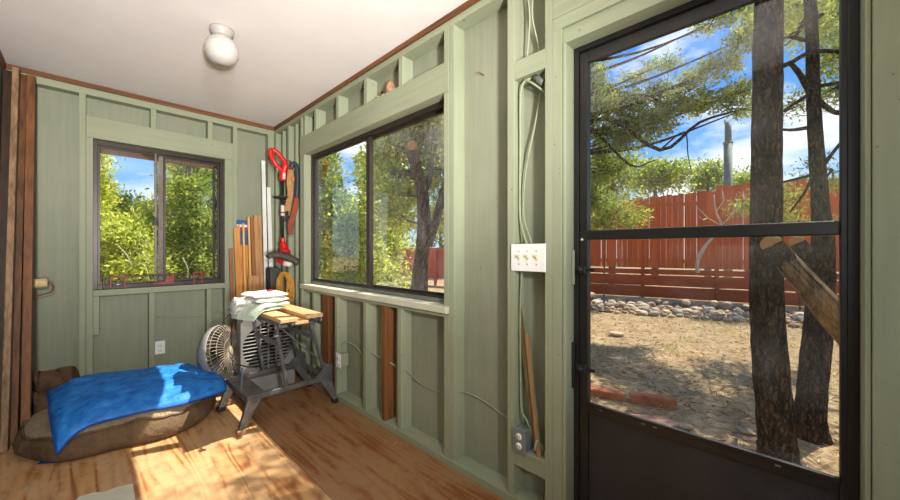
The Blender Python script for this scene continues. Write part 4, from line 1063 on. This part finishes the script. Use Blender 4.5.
tree('yard_tree', 'leaning slimmer dark trunk with side branches behind the thick one', b2,
     [(3.63, -.12, GZ-.05, .105), (3.60, -.105, .05, .082), (*x_[0], .080), (*x_[1], .063), (*x_[2], .049), (*x_[3], .041), (*x_[4], .038), (4.05, -.03, 4.6, .05), (4.1, 0, 5.5, .03)],
     [ell(800, 30, 3.1, 26, 12, 10), ell(832, 20, 3.2, 16, 20, 12), ell(835, 88, 3.0, 14, 10, 7), ell(800, 105, 3.3, 24, 12, 8), ell(832, 170, 3.4, 14, 14, 7), (4.6, .5, 4.9, .7, .7, .4, 40), (4.3, -.7, 4.4, .8, .7, .4, 36)],
     mt['leaf_pine'], mt['bark'], 22, L=.06, W=.014, per=60, clump=.075, tn=40,
     extra=[([at(778, 68, 2.2), at(792, 62, 2.4), at(806, 54, 2.55), at(824, 51, 2.5), at(850, 53, 2.4)], .016, .013), ([at(814, 102, 2.72), at(806, 86, 2.68), at(799, 73, 2.55), at(790, 63, 2.4)], .022, .014),
            ([at(808, 86, 2.7), at(816, 98, 2.6), at(826, 107, 2.55), at(838, 113, 2.5), at(860, 110, 2.4)], .022, .014), ([at(820, 170, 2.66), at(835, 150, 2.6), at(850, 132, 2.5)], .014, .009),
            ([at(818, 173, 2.66), at(800, 178, 2.7), at(775, 184, 2.9)], .014, .008), ([at(815, 173, 2.66), at(803, 195, 2.6), at(790, 212, 2.55)], .012, .005),
            ([at(812, 30, 2.8), at(806, 40, 2.75), at(790, 37, 2.7), at(770, 42, 2.8)], .02, .008), ([at(806, 128, 2.7), at(790, 130, 2.6), at(770, 128, 2.7)], .016, .006)])

tree('yard_tree', 'dark pine crown high at the upper corner of the door glass beyond the trunks', (7.2, -2.6, GZ),
     [(7.2, -2.6, GZ-.05, .16), (7.2, -2.6, 1.5, .13), (7.15, -2.4, 3.5, .10), (7.1, -2.2, 5.2, .05)],
     [(7.1, -.5, 4.6, .6, .55, .3, 64), (6.5, -.1, 4.5, .5, .4, .22, 30), (7.5, .1, 4.8, .5, .4, .25, 44), (6.2, -.7, 4.4, .5, .45, .25, 36), (7.9, -.7, 4.2, .5, .45, .3, 40), (6.1, .5, 5.0, .35, .3, .2, 26)],
     mt['leaf_pine'], mt['bark'], 24, L=.10, W=.03, per=40, clump=.09)
# low sprig trees in front of the fence, seen beside the trunks
def bush(name, label, u, v, s, blobs, mat_, seed, **k):
    x, y, z = at(u, v, s)
    top = max(b[2] for b in blobs)
    return tree(name, label, (x, y, GZ), [(x, y, GZ-.03, .018), (x+.02, y, (top+GZ)/2, .014), (x, y, top-.1, .006)], blobs, mat_, mt['barkgrey'], seed, **k)
bush('pine_sapling', 'pale green pine sapling by the fence seen between the two trunks', 800, 330, 7.5,
     [ell(800, 222, 7.5, 20, 8, 16), ell(795, 197, 7.5, 16, 7, 9), ell(758, 212, 7.5, 18, 9, 12), ell(745, 205, 7.6, 12, 7, 8), ell(772, 190, 7.5, 12, 8, 8)], mt['leaf_pine'], 31, L=.12, W=.024, per=34, clump=.12)
bush('pine_sapling', 'pale green pine sapling in front of the fence at the hinge side of the door', 604, 330, 8.5,
     [ell(600, 212, 8.5, 16, 12, 26), ell(622, 208, 8.5, 16, 9, 20), ell(612, 224, 8.5, 24, 7, 20), ell(590, 200, 8.5, 12, 18, 20), ell(632, 216, 8.5, 10, 5, 8)], mt['leaf_pine'], 32, L=.12, W=.028, per=40, clump=.12)

# big conifer whose boughs fill the upper left of the door glass; its stem is behind the wall
x4 = at(548, 300, 6.6)
tree('pine_tree', 'broad green conifer with long boughs across the upper door glass', (x4[0], x4[1], GZ),
     [(x4[0], x4[1], GZ-.05, .22), (x4[0], x4[1], 1.2, .18), (x4[0]+.1, x4[1], 3.0, .14), (x4[0]+.1, x4[1]+.1, 5.0, .08), (x4[0], x4[1], 6.4, .03)],
     [ell(597, 88, 6.4, 12, 12, 26), ell(600, 112, 6.2, 16, 12, 34), ell(624, 104, 6.2, 14, 8, 22), ell(640, 118, 6.2, 16, 8, 26), ell(650, 96, 6.3, 14, 7, 18), ell(668, 108, 6.1, 14, 8, 22), ell(606, 140, 6.5, 18, 12, 36), ell(630, 142, 6.3, 14, 9, 20),
      ell(652, 128, 6.2, 14, 8, 18), ell(690, 104, 6.0, 14, 7, 18), ell(682, 86, 6.2, 14, 7, 14), ell(594, 66, 6.6, 8, 6, 8), ell(598, 168, 6.8, 14, 12, 30), ell(622, 166, 6.7, 14, 8, 16), ell(592, 198, 6.8, 10, 12, 24), ell(716, 100, 5.9, 14, 6, 14), ell(740, 92, 5.8, 12, 7, 14),
      ell(706, 74, 6.0, 14, 6, 12), ell(728, 62, 5.8, 14, 7, 14), ell(742, 40, 5.7, 12, 9, 14), ell(738, 112, 5.9, 10, 5, 8), ell(712, 22, 5.8, 10, 6, 8), ell(742, 12, 5.7, 12, 8, 12), ell(668, 62, 6.2, 10, 5, 8), ell(640, 74, 6.3, 12, 5, 10), ell(540, 90, 6.6, 40, 40, 60), ell(520, 170, 6.6, 40, 40, 60), ell(560, 40, 6.4, 30, 30, 40)],
     mt['leaf_pine'], mt['bark'], 41, L=.085, W=.026, per=52, clump=.08,
     extra=[([at(552, 100, 6.5), at(600, 92, 6.4), at(640, 95, 6.2), at(668, 105, 6.1)], .05, .012), ([at(552, 150, 6.5), at(605, 118, 6.2), at(660, 150, 6.1), at(700, 122, 5.9), at(748, 108, 5.8)], .05, .014),
            ([at(660, 150, 6.1), at(684, 132, 6.0), at(688, 155, 5.9), at(692, 175, 5.9)], .016, .004), ([at(552, 120, 6.5), at(590, 128, 6.3), at(630, 165, 6.2), at(655, 160, 6.1)], .035, .01)], droop=.1)

# trees beyond the fence
FARG = 'trees beyond the red fence'
def far(label, u, v, s, ru, rv, n, mat_, seed, L=.16, W=.08, clump=.22, group=FARG, per=22, name='far_tree', barkm='barkgrey', parts=5):
    x, y, z = at(u, v, s); r = np.random.default_rng(seed); bl = []
    for k in range(parts):
        uu = u+r.uniform(-.6, .6)*ru; vv = v+r.uniform(-.6, .6)*rv
        bl.append(ell(uu, vv, s, ru*.5, rv*.45, n//parts))
    bl.append(ell(u, v, s, ru*.7, rv*.7, n//3))
    return tree(name, label, (x, y, GZ), [(x, y, GZ-.05, .14), (x+.05, y, GZ+(z-GZ)*.5, .11), (x, y, z, .05)], bl, mat_, mt[barkm], seed, L=L, W=W, per=per, clump=clump, group=group, twigs=True)
far('rounded pale green tree beyond the fence left of the grey pole', 655, 178, 15, 34, 17, 130, mt['leaf_mid'], 51)
far('small green tree beyond the fence just beside the grey pole', 708, 178, 16, 20, 14, 80, mt['leaf_mid'], 52)
far('green tree top beyond the fence to the right of the grey pole', 748, 180, 17, 18, 12, 70, mt['leaf_mid'], 53)
far('hazy green tree beyond the fence above its left end', 612, 176, 14, 30, 34, 120, mt['leaf_mid'], 54)

# flue pole beyond the fence
mt['galv'] = M('weathered grey green metal', lin(84, 92, 82), lin(112, 120, 108), 6, rough=.7, metal=0)
px_, py_, _ = at(728, 190, 12.6)
pl = thing('metal_pole', (px_, py_, GZ), 'grey green metal pole rising beyond the red fence', 'pole')
z1 = at(728, 122, 12.6)[2]; zc = at(728, 142, 12.6)[2]
MB().tube([(px_, py_, GZ), (px_, py_, zc)], .13, 16).build('lower_pipe', mt['galv'], pl)
MB().tube([(px_+.03, py_, zc-.1), (px_+.03, py_, z1)], .10, 16).build('upper_pipe', mt['galv'], pl)
MB().lathe((px_, py_, zc-.08), [(.135, 0), (.15, .01), (.15, .07), (.135, .08)], 16).build('collar', mt['galv'], pl)

# fence: horizontal boards below, pickets above, posts behind
mt['fence'] = wood('red stained fence', lin(156, 62, 14), lin(194, 90, 26), 2, freq=6, fine=26)
mt['fence_h'] = wood('red stained rail', lin(146, 58, 14), lin(180, 80, 26), 1, freq=6, fine=26)
mt['fence_far'] = wood('brick red far fence', lin(160, 74, 54), lin(186, 98, 76), 2, freq=4)
FA, FB = V((12.15, -1.6, 0)), V((10.65, 4.6, 0)); FD = (FB-FA).normalized(); FN = V((FD.y, -FD.x, 0))
FL = (FB-FA).length
fn = thing('red_fence', tuple(FA+V((0, 0, GZ))), 'tall red stained fence with gapped pickets over horizontal boards', 'fence')
r = random.Random(5)
for z0, z1_ in ((-.13, .18), (.205, .495), (.52, .66)):
    a = FA+V((0, 0, (z0+z1_)/2)); b = FB+V((0, 0, (z0+z1_)/2))
    MB().beam(a, b, .035, z1_-z0).build('fence_board', mt['fence_h'], fn)
m = MB(); k = 0; d = 0
while d < FL-.14:
    w = .135; top = 2.72+.06*math.sin(d*.8)+r.uniform(-.02, .02)+.10*(d < 3.0)
    p = FA+FD*(d+w/2)+FN*.03
    m.beam(p+V((0, 0, .70)), p+V((0, 0, top)), w, .02, FN)
    d += w+(.002 if r.random() < .6 else .011)*r.uniform(.3, 1.2); k += 1
m.build('picket_panel', mt['fence'], fn)
for z in (.9, 1.75, 2.45):
    MB().beam(FA+FN*.065+V((0, 0, z)), FB+FN*.065+V((0, 0, z)), .04, .09).build('rail', mt['fence_h'], fn)
for d in (.9, 3.05, 4.75, 6.3):
    p = FA+FD*d+FN*.10
    MB().beam(p+V((0, 0, GZ)), p+V((0, 0, 2.6)), .09, .09, FN).build('post', mt['fence_h'], fn)
    p = FA+FD*d-FN*.05
    MB().beam(p+V((0, 0, GZ)), p+V((0, 0, .66)), .06, .05, FN).build('post', mt['fence_h'], fn)
# second, lower run of fence further along, seen through the wide window
GA, GB = V((10.55, 4.75, 0)), V((7.9, 15.2, 0))
f2 = thing('red_fence', tuple(GA+V((0, 0, GZ))), 'lower plain red fence run behind the forked tree outside the wide window', 'fence')
gd = (GB-GA).normalized(); gl = (GB-GA).length; gn = V((gd.y, -gd.x, 0))
m = MB(); d = 0
while d < gl:
    p = GA+gd*(d+.07); m.beam(p+V((0, 0, .12)), p+V((0, 0, 1.28+r.uniform(-.01, .01))), .138, .02, gn); d += .141
m.build('picket_panel', mt['fence_far'], f2)
for z in (.3, 1.05): MB().beam(GA+gn*.04+V((0, 0, z)), GB+gn*.04+V((0, 0, z)), .04, .09).build('rail', mt['fence_far'], f2)
for d in (.1, 2.6, 5.1, 7.6, 10.1):
    p = GA+gd*d-gn*.06; MB().beam(p+V((0, 0, GZ)), p+V((0, 0, 1.2)), .09, .09, gn).build('post', mt['fence_far'], f2)

# stones of the border along the foot of the fence
mt['stone_a'] = M('pale fieldstone', lin(146, 126, 100), lin(190, 170, 142), 9, rough=.9, bump=.5)
mt['stone_b'] = M('brown fieldstone', lin(104, 84, 68), lin(150, 126, 106), 9, rough=.9, bump=.5)
mt['stone_c'] = M('grey fieldstone', lin(110, 102, 90), lin(152, 144, 130), 9, rough=.9, bump=.5)
def rock_mesh(seed, mat):
    bm = bmesh.new(); bmesh.ops.create_icosphere(bm, subdivisions=2, radius=1)
    for v in bm.verts:
        q = v.co.copy(); v.co *= 1+.32*noise.noise(q*1.1+V((seed*7.1, 0, 0)))+.12*noise.noise(q*3+V((0, seed*3.3, 0)))
        v.co.z *= .62
    me = bpy.data.meshes.new('border_stone'); bm.to_mesh(me); bm.free(); me.materials.append(mat); return me
RM = [rock_mesh(i, (mt['stone_a'], mt['stone_b'], mt['stone_c'])[i % 3]) for i in range(9)]
k = 0
r = random.Random(12)
for row in range(6):
    d = -.2
    while d < 6.6:
        s = r.uniform(.05, .12)
        off = 1.35+row*.34+r.uniform(-.12, .12)
        p = FA+FD*(d+s)-FN*off if False else FA+FD*(d+s)+FN*(-off)
        o = bpy.data.objects.new('border_stone', RM[k % 9]); COL.objects.link(o)
        o.location = (p.x, p.y, GZ+s*.45+(.12 if row == 1 and r.random() < .45 else 0)); o.scale = (s, s*r.uniform(.8, 1.2), s*r.uniform(.8, 1.2)); o.rotation_euler = (r.uniform(-.2, .2), r.uniform(-.2, .2), r.uniform(0, 6.28))
        tag(o, 'fieldstone in the loose stone border along the foot of the red fence', 'stone', 'stones bordering the fence'); k += 1
        d += s*2.05
# edging bricks and slab near the door
mt['brick'] = M('weathered red edging', lin(140, 76, 48), lin(184, 116, 80), 12, rough=.9, bump=.5)
mt['slab'] = M('tan flagstone', lin(172, 128, 96), lin(200, 156, 122), 8, rough=.9, bump=.4)
def lay(name, a, b, w, h, mat, label, cat):
    a, b = V(a), V(b); a.z = b.z = GZ+h/2
    return tag(MB().beam(a, b, w, h, (0, 0, 1), .008).build(name, mat, bevel=.006), label, cat)
lay('edging_block', (3.36, 1.02, 0), (3.50, .70, 0), .09, .085, mt['brick'], 'red edging block on the ground with its end broken square, nearer the trunks', 'edging block')
lay('edging_block', (3.22, 1.52, 0), (3.37, 1.07, 0), .11, .07, mt['brick'], 'longer worn red edging block on the ground nearer the door hinge side', 'edging block')
tag(MB().prism([(2.93, .92, GZ), (3.05, .95, GZ), (3.22, .72, GZ), (3.14, .60, GZ), (2.96, .70, GZ)], (0, 0, .025)).build('flagstone', mt['slab'], bevel=.006), 'flat tan flagstone half hidden by the kick panel edge', 'flagstone')
for (u, v, s_, lab) in ((685, 428, .045, 'small pale stone on the litter below the thick trunk shadow'), (746, 433, .05, 'pale orange stone lying left of the thick trunk base'), (617, 336, .10, 'flat pale stone out on the sunny dry grass')):
    dep = 352*1.35/(v-250); x, y, z = at(u, v, dep)
    o = bpy.data.objects.new('loose_stone', RM[0 if s_ < .1 else 3]); COL.objects.link(o); o.location = (x, y, GZ+s_*.3); o.scale = (s_, s_*1.2, s_*.7)
    tag(o, lab, 'stone')

# broken limb with sawn ends, leaning on the thick trunk
mt['split'] = wood('split weathered timber', lin(60, 44, 30), lin(156, 122, 82), 2, freq=26, fine=110, bump=.6)
mt['cut'] = M('fresh cut end grain', lin(176, 118, 66), lin(206, 150, 92), 20, rough=.8)
lg = thing('split_log', (3.3, -.85, GZ), 'split log with sawn orange ends leaning against the thick trunk', 'log')
A = V(at(774, 247, 1.93)); B = V((3.28, -.80, GZ+.02)); ax = (B-A).normalized()
m = MB(); rr_ = random.Random(3)
side = ax.cross(V((0, 0, 1))).normalized(); up_ = side.cross(ax)
for k in range(44):
    a = 2*math.pi*k*.382; q = .016+.042*rr_.random()
    o_ = side*math.cos(a)*q+up_*math.sin(a)*q; st_ = rr_.uniform(.02, .16)
    m.tube([A+ax*st_+o_*.8, A+ax*.5+o_*1.15, A+ax*1.0+o_*1.1, B+o_], [.006, .011, .013, .010], 5)
m.build('splintered_shaft', mt['split'], lg)
view = (V((0, 0, 1.2))-A).normalized()
MB().tube([A-ax*.02+view*.05, A+ax*.10-view*.02, A+ax*.3], [.048, .052, .05], 20).build('stub', mt['bark'], lg)
MB().lathe(A-ax*.021+view*.0515, [(0, .003), (.046, .002), (.048, -.004)], 24, (view*.9-ax*.35)).build('sawn_end', mt['cut'], lg)
A2 = V(at(797, 243, 1.98))
MB().tube([A2+view*.04, A2+ax*.25], [.036, .04], 16).build('stub', mt['bark'], lg)
MB().lathe(A2+view*.041, [(0, .003), (.034, .002), (.036, -.003)], 20, view).build('sawn_end', mt['cut'], lg)
# pale dead branch stuck upright in the yard
db = [at(u, v, 8.7) for u, v in ((698, 273), (697, 266), (700, 255), (706, 245), (712, 238), (721, 226), (716, 212), (714, 195))]
m = MB().tube(smooth_path(db, 4), [.045]*4+[.042]*8+[.036]*8+[.022]*5+[.014]*4, 8)
for q in (((721, 226), (708, 218), (698, 208)), ((716, 212), (724, 200), (722, 190)), ((708, 218), (703, 220), (699, 216)), ((721, 226), (732, 214), (738, 200))):
    m.tube([at(u, v, 8.7) for u, v in q], [.016, .011, .006], 5)
tag(m.build('dead_branch', mt['deadwood']), 'bent pale dead branch hung on the near side of the red fence', 'branch')

# --- seen through the wide window: forked trunk with a sawn limb, and its big crown
def T(u, v, s, r_): return (*at(u, v, s), r_)
ft = (at(423, 345, 5.2)[0], at(423, 345, 5.2)[1], GZ)
ftree = tree('forked_tree', 'big forked tree with a sawn limb outside the wide window', ft,
     [(ft[0], ft[1], GZ-.05, .22), T(419, 300, 5.2, .14), T(421, 262, 5.2, .10), T(424, 235, 5.2, .105), T(423, 200, 5.2, .09), T(419, 178, 5.2, .085), T(411, 150, 5.1, .08)],
     [ell(395, 150, 5.6, 24, 20, 90), ell(425, 125, 5.6, 22, 18, 90), ell(398, 190, 5.8, 26, 18, 90), ell(440, 170, 5.6, 16, 26, 70), ell(408, 120, 5.4, 26, 16, 80), ell(440, 110, 5.4, 20, 20, 60), ell(380, 165, 5.9, 14, 22, 55), ell(400, 215, 6.0, 24, 14, 60), ell(440, 215, 6, 10, 18, 22), ell(460, 140, 5.6, 30, 40, 60), ell(382, 130, 5.8, 14, 14, 40), ell(420, 95, 5.4, 30, 20, 60)],
     mt['leaf_dark'], mt['barkgrey'], 61, L=.095, W=.05, per=17, clump=.10, tn=16,
     extra=[([at(428, 245, 5.2), at(434, 228, 5.1), at(440, 205, 5.0), at(452, 160, 5.0)], .07, .05), ([at(424, 190, 5.2), at(430, 175, 5.3), at(436, 120, 5.4)], .06, .03), ([at(420, 180, 5.2), at(405, 172, 5.3), at(380, 175, 5.6)], .05, .02)])
cut = V(at(412, 149, 5.09)); vw = (V((0, 0, 1.2))-cut).normalized()
MB().lathe(cut+vw*.02+V((0, 0, .04)), [(0, .05), (.070, .05), (.075, .03), (.075, -.10)], 20, (vw+V((0, 0, .35)))).build('sawn_limb', mt['cut'], ftree)
NG = 'trees outside the wide window'
def midtree(label, u, vtop, vbot, s, ru, n, mat_, seed, name='juniper', group=NG, L=.095, W=.05, clump=.10, per=22):
    x, y, _ = at(u, 250, s); r = np.random.default_rng(seed); bl = []; zt = at(u, vtop, s)[2]
    K = 7
    for k in range(K):
        f = k/(K-1); v = vbot+(vtop-vbot)*f; wid = ru*(1-.65*f**1.6)
        for _ in range(2):
            bl.append(ell(u+r.uniform(-.55, .55)*wid, v+r.uniform(-5, 5), s+r.uniform(-.3, .3), wid*.62, (vbot-vtop)/K*.62, int(n*.7)//(2*K)))
    return tree(name, label, (x, y, GZ), [(x, y, GZ-.05, .10), (x+.05, y, GZ+(zt-GZ)*.4, .08), (x-.03, y, GZ+(zt-GZ)*.75, .05), (x, y, zt, .012)], bl, mat_, mt['barkgrey'], seed, L=L, W=W, per=per, clump=clump, group=group)
midtree('tall airy juniper at the far end of the wide window', 326, 160, 290, 7.0, 26, 420, mt['leaf_mid'], 71)
midtree('bright bushy juniper low behind the left sliding pane', 352, 222, 285, 6.2, 24, 300, mt['leaf_yel'], 72)
midtree('dark juniper behind the meeting bar of the wide window', 366, 165, 280, 8.6, 16, 300, mt['leaf_dark'], 73)
midtree('mid green juniper further out between the tall airy one and the dark one', 345, 200, 270, 10.5, 22, 260, mt['leaf_mid'], 74, L=.12, W=.06, clump=.17)
midtree('sunny juniper low left of the forked tree', 388, 225, 290, 9.5, 20, 240, mt['leaf_yel'], 75, L=.11, W=.055, clump=.16)
midtree('low mound of juniper in front of the far fence end', 376, 245, 292, 8.2, 22, 170, mt['leaf_yel'], 76)
midtree('hazy tree far beyond the fence right of the forked trunk', 440, 205, 262, 17, 20, 150, mt['leaf_mid'], 77, L=.18, W=.09, clump=.25, name='far_tree')
midtree('wide hazy tree far beyond the fence left of the forked trunk', 395, 205, 262, 18, 26, 200, mt['leaf_mid'], 78, L=.18, W=.09, clump=.25, name='far_tree')

# --- seen through the back window
BG = 'junipers behind the back window'
def bt(*a, **k): k.setdefault('group', BG); k.setdefault('L', .075); k.setdefault('W', .038); k.setdefault('per', 34); return midtree(*a, **k)
bt('tall yellow green juniper at the left edge of the back window', 96, 166, 285, 6.8, 13, 420, mt['leaf_yel'], 81)
bt('low sunny juniper filling the bottom of the left sliding pane', 132, 226, 290, 5.6, 30, 520, mt['leaf_yel'], 82)
bt('sunlit juniper in the middle of the back window beside the meeting bar', 150, 214, 285, 6.6, 16, 300, mt['leaf_yel'], 83)
bt('tall shady juniper filling the right sliding pane of the back window', 190, 150, 285, 6.4, 24, 480, mt['leaf_mid'], 84)
bt('tall juniper at the right edge of the back window', 218, 158, 280, 7.4, 20, 360, mt['leaf_mid'], 85)
bt('juniper further back between the tall left one and the middle', 116, 206, 270, 10, 18, 240, mt['leaf_mid'], 86, L=.12, W=.06, clump=.17)
bt('far dark juniper seen through the gaps of the right sliding pane', 176, 165, 270, 10.5, 26, 300, mt['leaf_dark'], 87, L=.12, W=.06, clump=.17)
bt('far juniper closing the view low behind the meeting bar', 148, 212, 270, 12, 30, 240, mt['leaf_mid'], 88, L=.13, W=.065, clump=.2)
bt('sunny bush beyond the outside corner of the house', 255, 190, 290, 7.2, 28, 340, mt['leaf_yel'], 89)
bt('bushy juniper between the back window and the wide window', 290, 180, 290, 8.0, 28, 340, mt['leaf_mid'], 90)
# bare pale limbs among the junipers
m = MB()
for q in (((118, 282), (132, 266), (142, 252), (146, 240)), ((132, 266), (126, 254), (118, 246)), ((142, 252), (152, 262), (158, 258)), ((128, 260), (138, 246), (140, 232)), ((150, 286), (146, 268), (138, 262)), ((186, 286), (188, 270), (183, 258))):
    m.tube(smooth_path([at(u, v, 5.0) for u, v in q], 4), .0045, 6)
m.tube([at(118, 282, 5.0), (at(118, 282, 5.0)[0], at(118, 282, 5.0)[1], GZ)], .012, 6); m.tube([at(186, 286, 5.0), (at(186, 286, 5.0)[0], at(186, 286, 5.0)[1], GZ)], .006, 6); m.tube([at(150, 286, 5.0), (at(150, 286, 5.0)[0], at(150, 286, 5.0)[1], GZ)], .006, 6)
tag(m.build('dead_limbs', mt['deadwood']), 'bare pale dead limbs tangled among the junipers behind the back window', 'branch')

# straw, needles and twigs on the ground near the door
r = np.random.default_rng(77)
n = 26000
gx = 1.8+np.abs(r.normal(size=n))*3.6; gy = r.uniform(-2.5, 4.5, n)
c = np.stack([gx, gy, np.full(n, GZ+.004)+r.uniform(0, .012, n)], 1)
d = np.stack([r.normal(size=n), r.normal(size=n), r.normal(size=n)*.22], 1)
mt['straw'] = leafmat('straw and needles', lin(88, 62, 40), lin(226, 200, 150), .15, 1.0)
gl_ = quads_mesh('needle_litter', leaf_quads(c, d, .075, .009, r), r.uniform(0, 1, n)**1.1, mt['straw'])
tag(gl_, 'straw and dry needles scattered over the yard outside the door', 'needle litter', kind='stuff')
n = 1500
ctr = np.stack([r.uniform(5.2, 9.8, n//30), r.uniform(-2, 6, n//30), np.full(n//30, GZ)], 1)
c = np.repeat(ctr, 30, 0)+r.normal(size=(n//30*30, 3))*np.array([.12, .12, 0])
d = np.stack([r.normal(size=len(c))*.4, r.normal(size=len(c))*.4, np.ones(len(c))], 1)
mt['grassy'] = leafmat('sparse green grass', lin(104, 112, 52), lin(186, 182, 104), .3, 1.1)
tag(quads_mesh('grass_tufts', leaf_quads(c, d, .07, .010, r), r.uniform(0, 1, len(c)), mt['grassy']), 'sparse grass tufts on the sunny part of the yard', 'grass', kind='stuff')

# ------------------------------------------------------------------ light
w = bpy.data.worlds.new('sky'); SC.world = w; w.use_nodes = True
t = NT(w)
tc = t.n('ShaderNodeTexCoord')
sx = t.n('ShaderNodeSeparateXYZ', {0: (tc, 'Generated')})
sky = ramp(t.n('ShaderNodeValToRGB', {'Fac': (sx, 2)}), [(.0, lin(196, 216, 238)), (.12, lin(132, 182, 236)), (.4, lin(80, 142, 222)), (1, lin(60, 112, 200))])
mp = t.n('ShaderNodeMapping', {'Vector': (tc, 'Generated'), 'Scale': (1, 1, 2.6), 'Location': (.3, .1, 0)})
n1 = t.n('ShaderNodeTexNoise', {'Vector': (mp, 0), 'Scale': 2.6, 'Detail': 7, 'Roughness': .58})
cl_ = ramp(t.n('ShaderNodeValToRGB', {'Fac': (n1, 0)}), [(.50, (0, 0, 0, 1)), (.64, (.9, .9, .9, 1))])
mx = t.n('ShaderNodeMix', {0: (cl_, 0), 6: (sky, 0), 7: (.95, .97, 1, 1)}, data_type='RGBA')
bg = t.n('ShaderNodeBackground', {'Color': (mx, 2), 'Strength': 1.25})
t.n('ShaderNodeOutputWorld', {'Surface': (bg, 0)})

def light(name, typ, loc, to=None, energy=1, color=(1, 1, 1), **k):
    l = bpy.data.lights.new(name, typ); l.energy = energy; l.color = color
    for a, b in k.items(): setattr(l, a, b)
    o = bpy.data.objects.new(name, l); COL.objects.link(o); o.location = loc
    if to is not None: o.rotation_euler = (V(to)-V(loc)).to_track_quat('-Z', 'Y').to_euler()
    return o
light('sun', 'SUN', (6.55, -2.4, 10), to=(0, 0, 0), energy=10.5, color=(1, .93, .82), angle=.009)
# added fill lights behind the camera: ceiling, down the room, and from the side
light('added_ceiling_fill', 'SPOT', (-.15, -1.2, 1.0), to=(.62, 2.1, 2.5), energy=860, color=(1, .965, .95), spot_size=math.radians(70), spot_blend=1.0, shadow_soft_size=.14)
light('added_room_fill', 'SPOT', (-.18, -1.25, 1.75), to=(.6, 3.4, 1.2), energy=340, color=(1, .96, .93), spot_size=math.radians(84), spot_blend=1.0, shadow_soft_size=.12)
light('added_side_fill', 'AREA', (XL-.06, -.8, 1.52), to=(1.2, 1.2, 1.5), energy=10, color=(.96, .98, 1), shape='RECTANGLE', size=1.05, size_y=1.1)

SC.view_settings.view_transform = 'Standard'; SC.view_settings.look = 'None'
SC.view_settings.exposure = 0.24; SC.view_settings.gamma = 1; SC.view_settings.use_curve_mapping = False
SC.cycles.use_denoising = True
SC.cycles.max_bounces = 10; SC.cycles.transparent_max_bounces = 24; SC.cycles.diffuse_bounces = 6
SC.cycles.caustics_reflective = False; SC.cycles.caustics_refractive = False
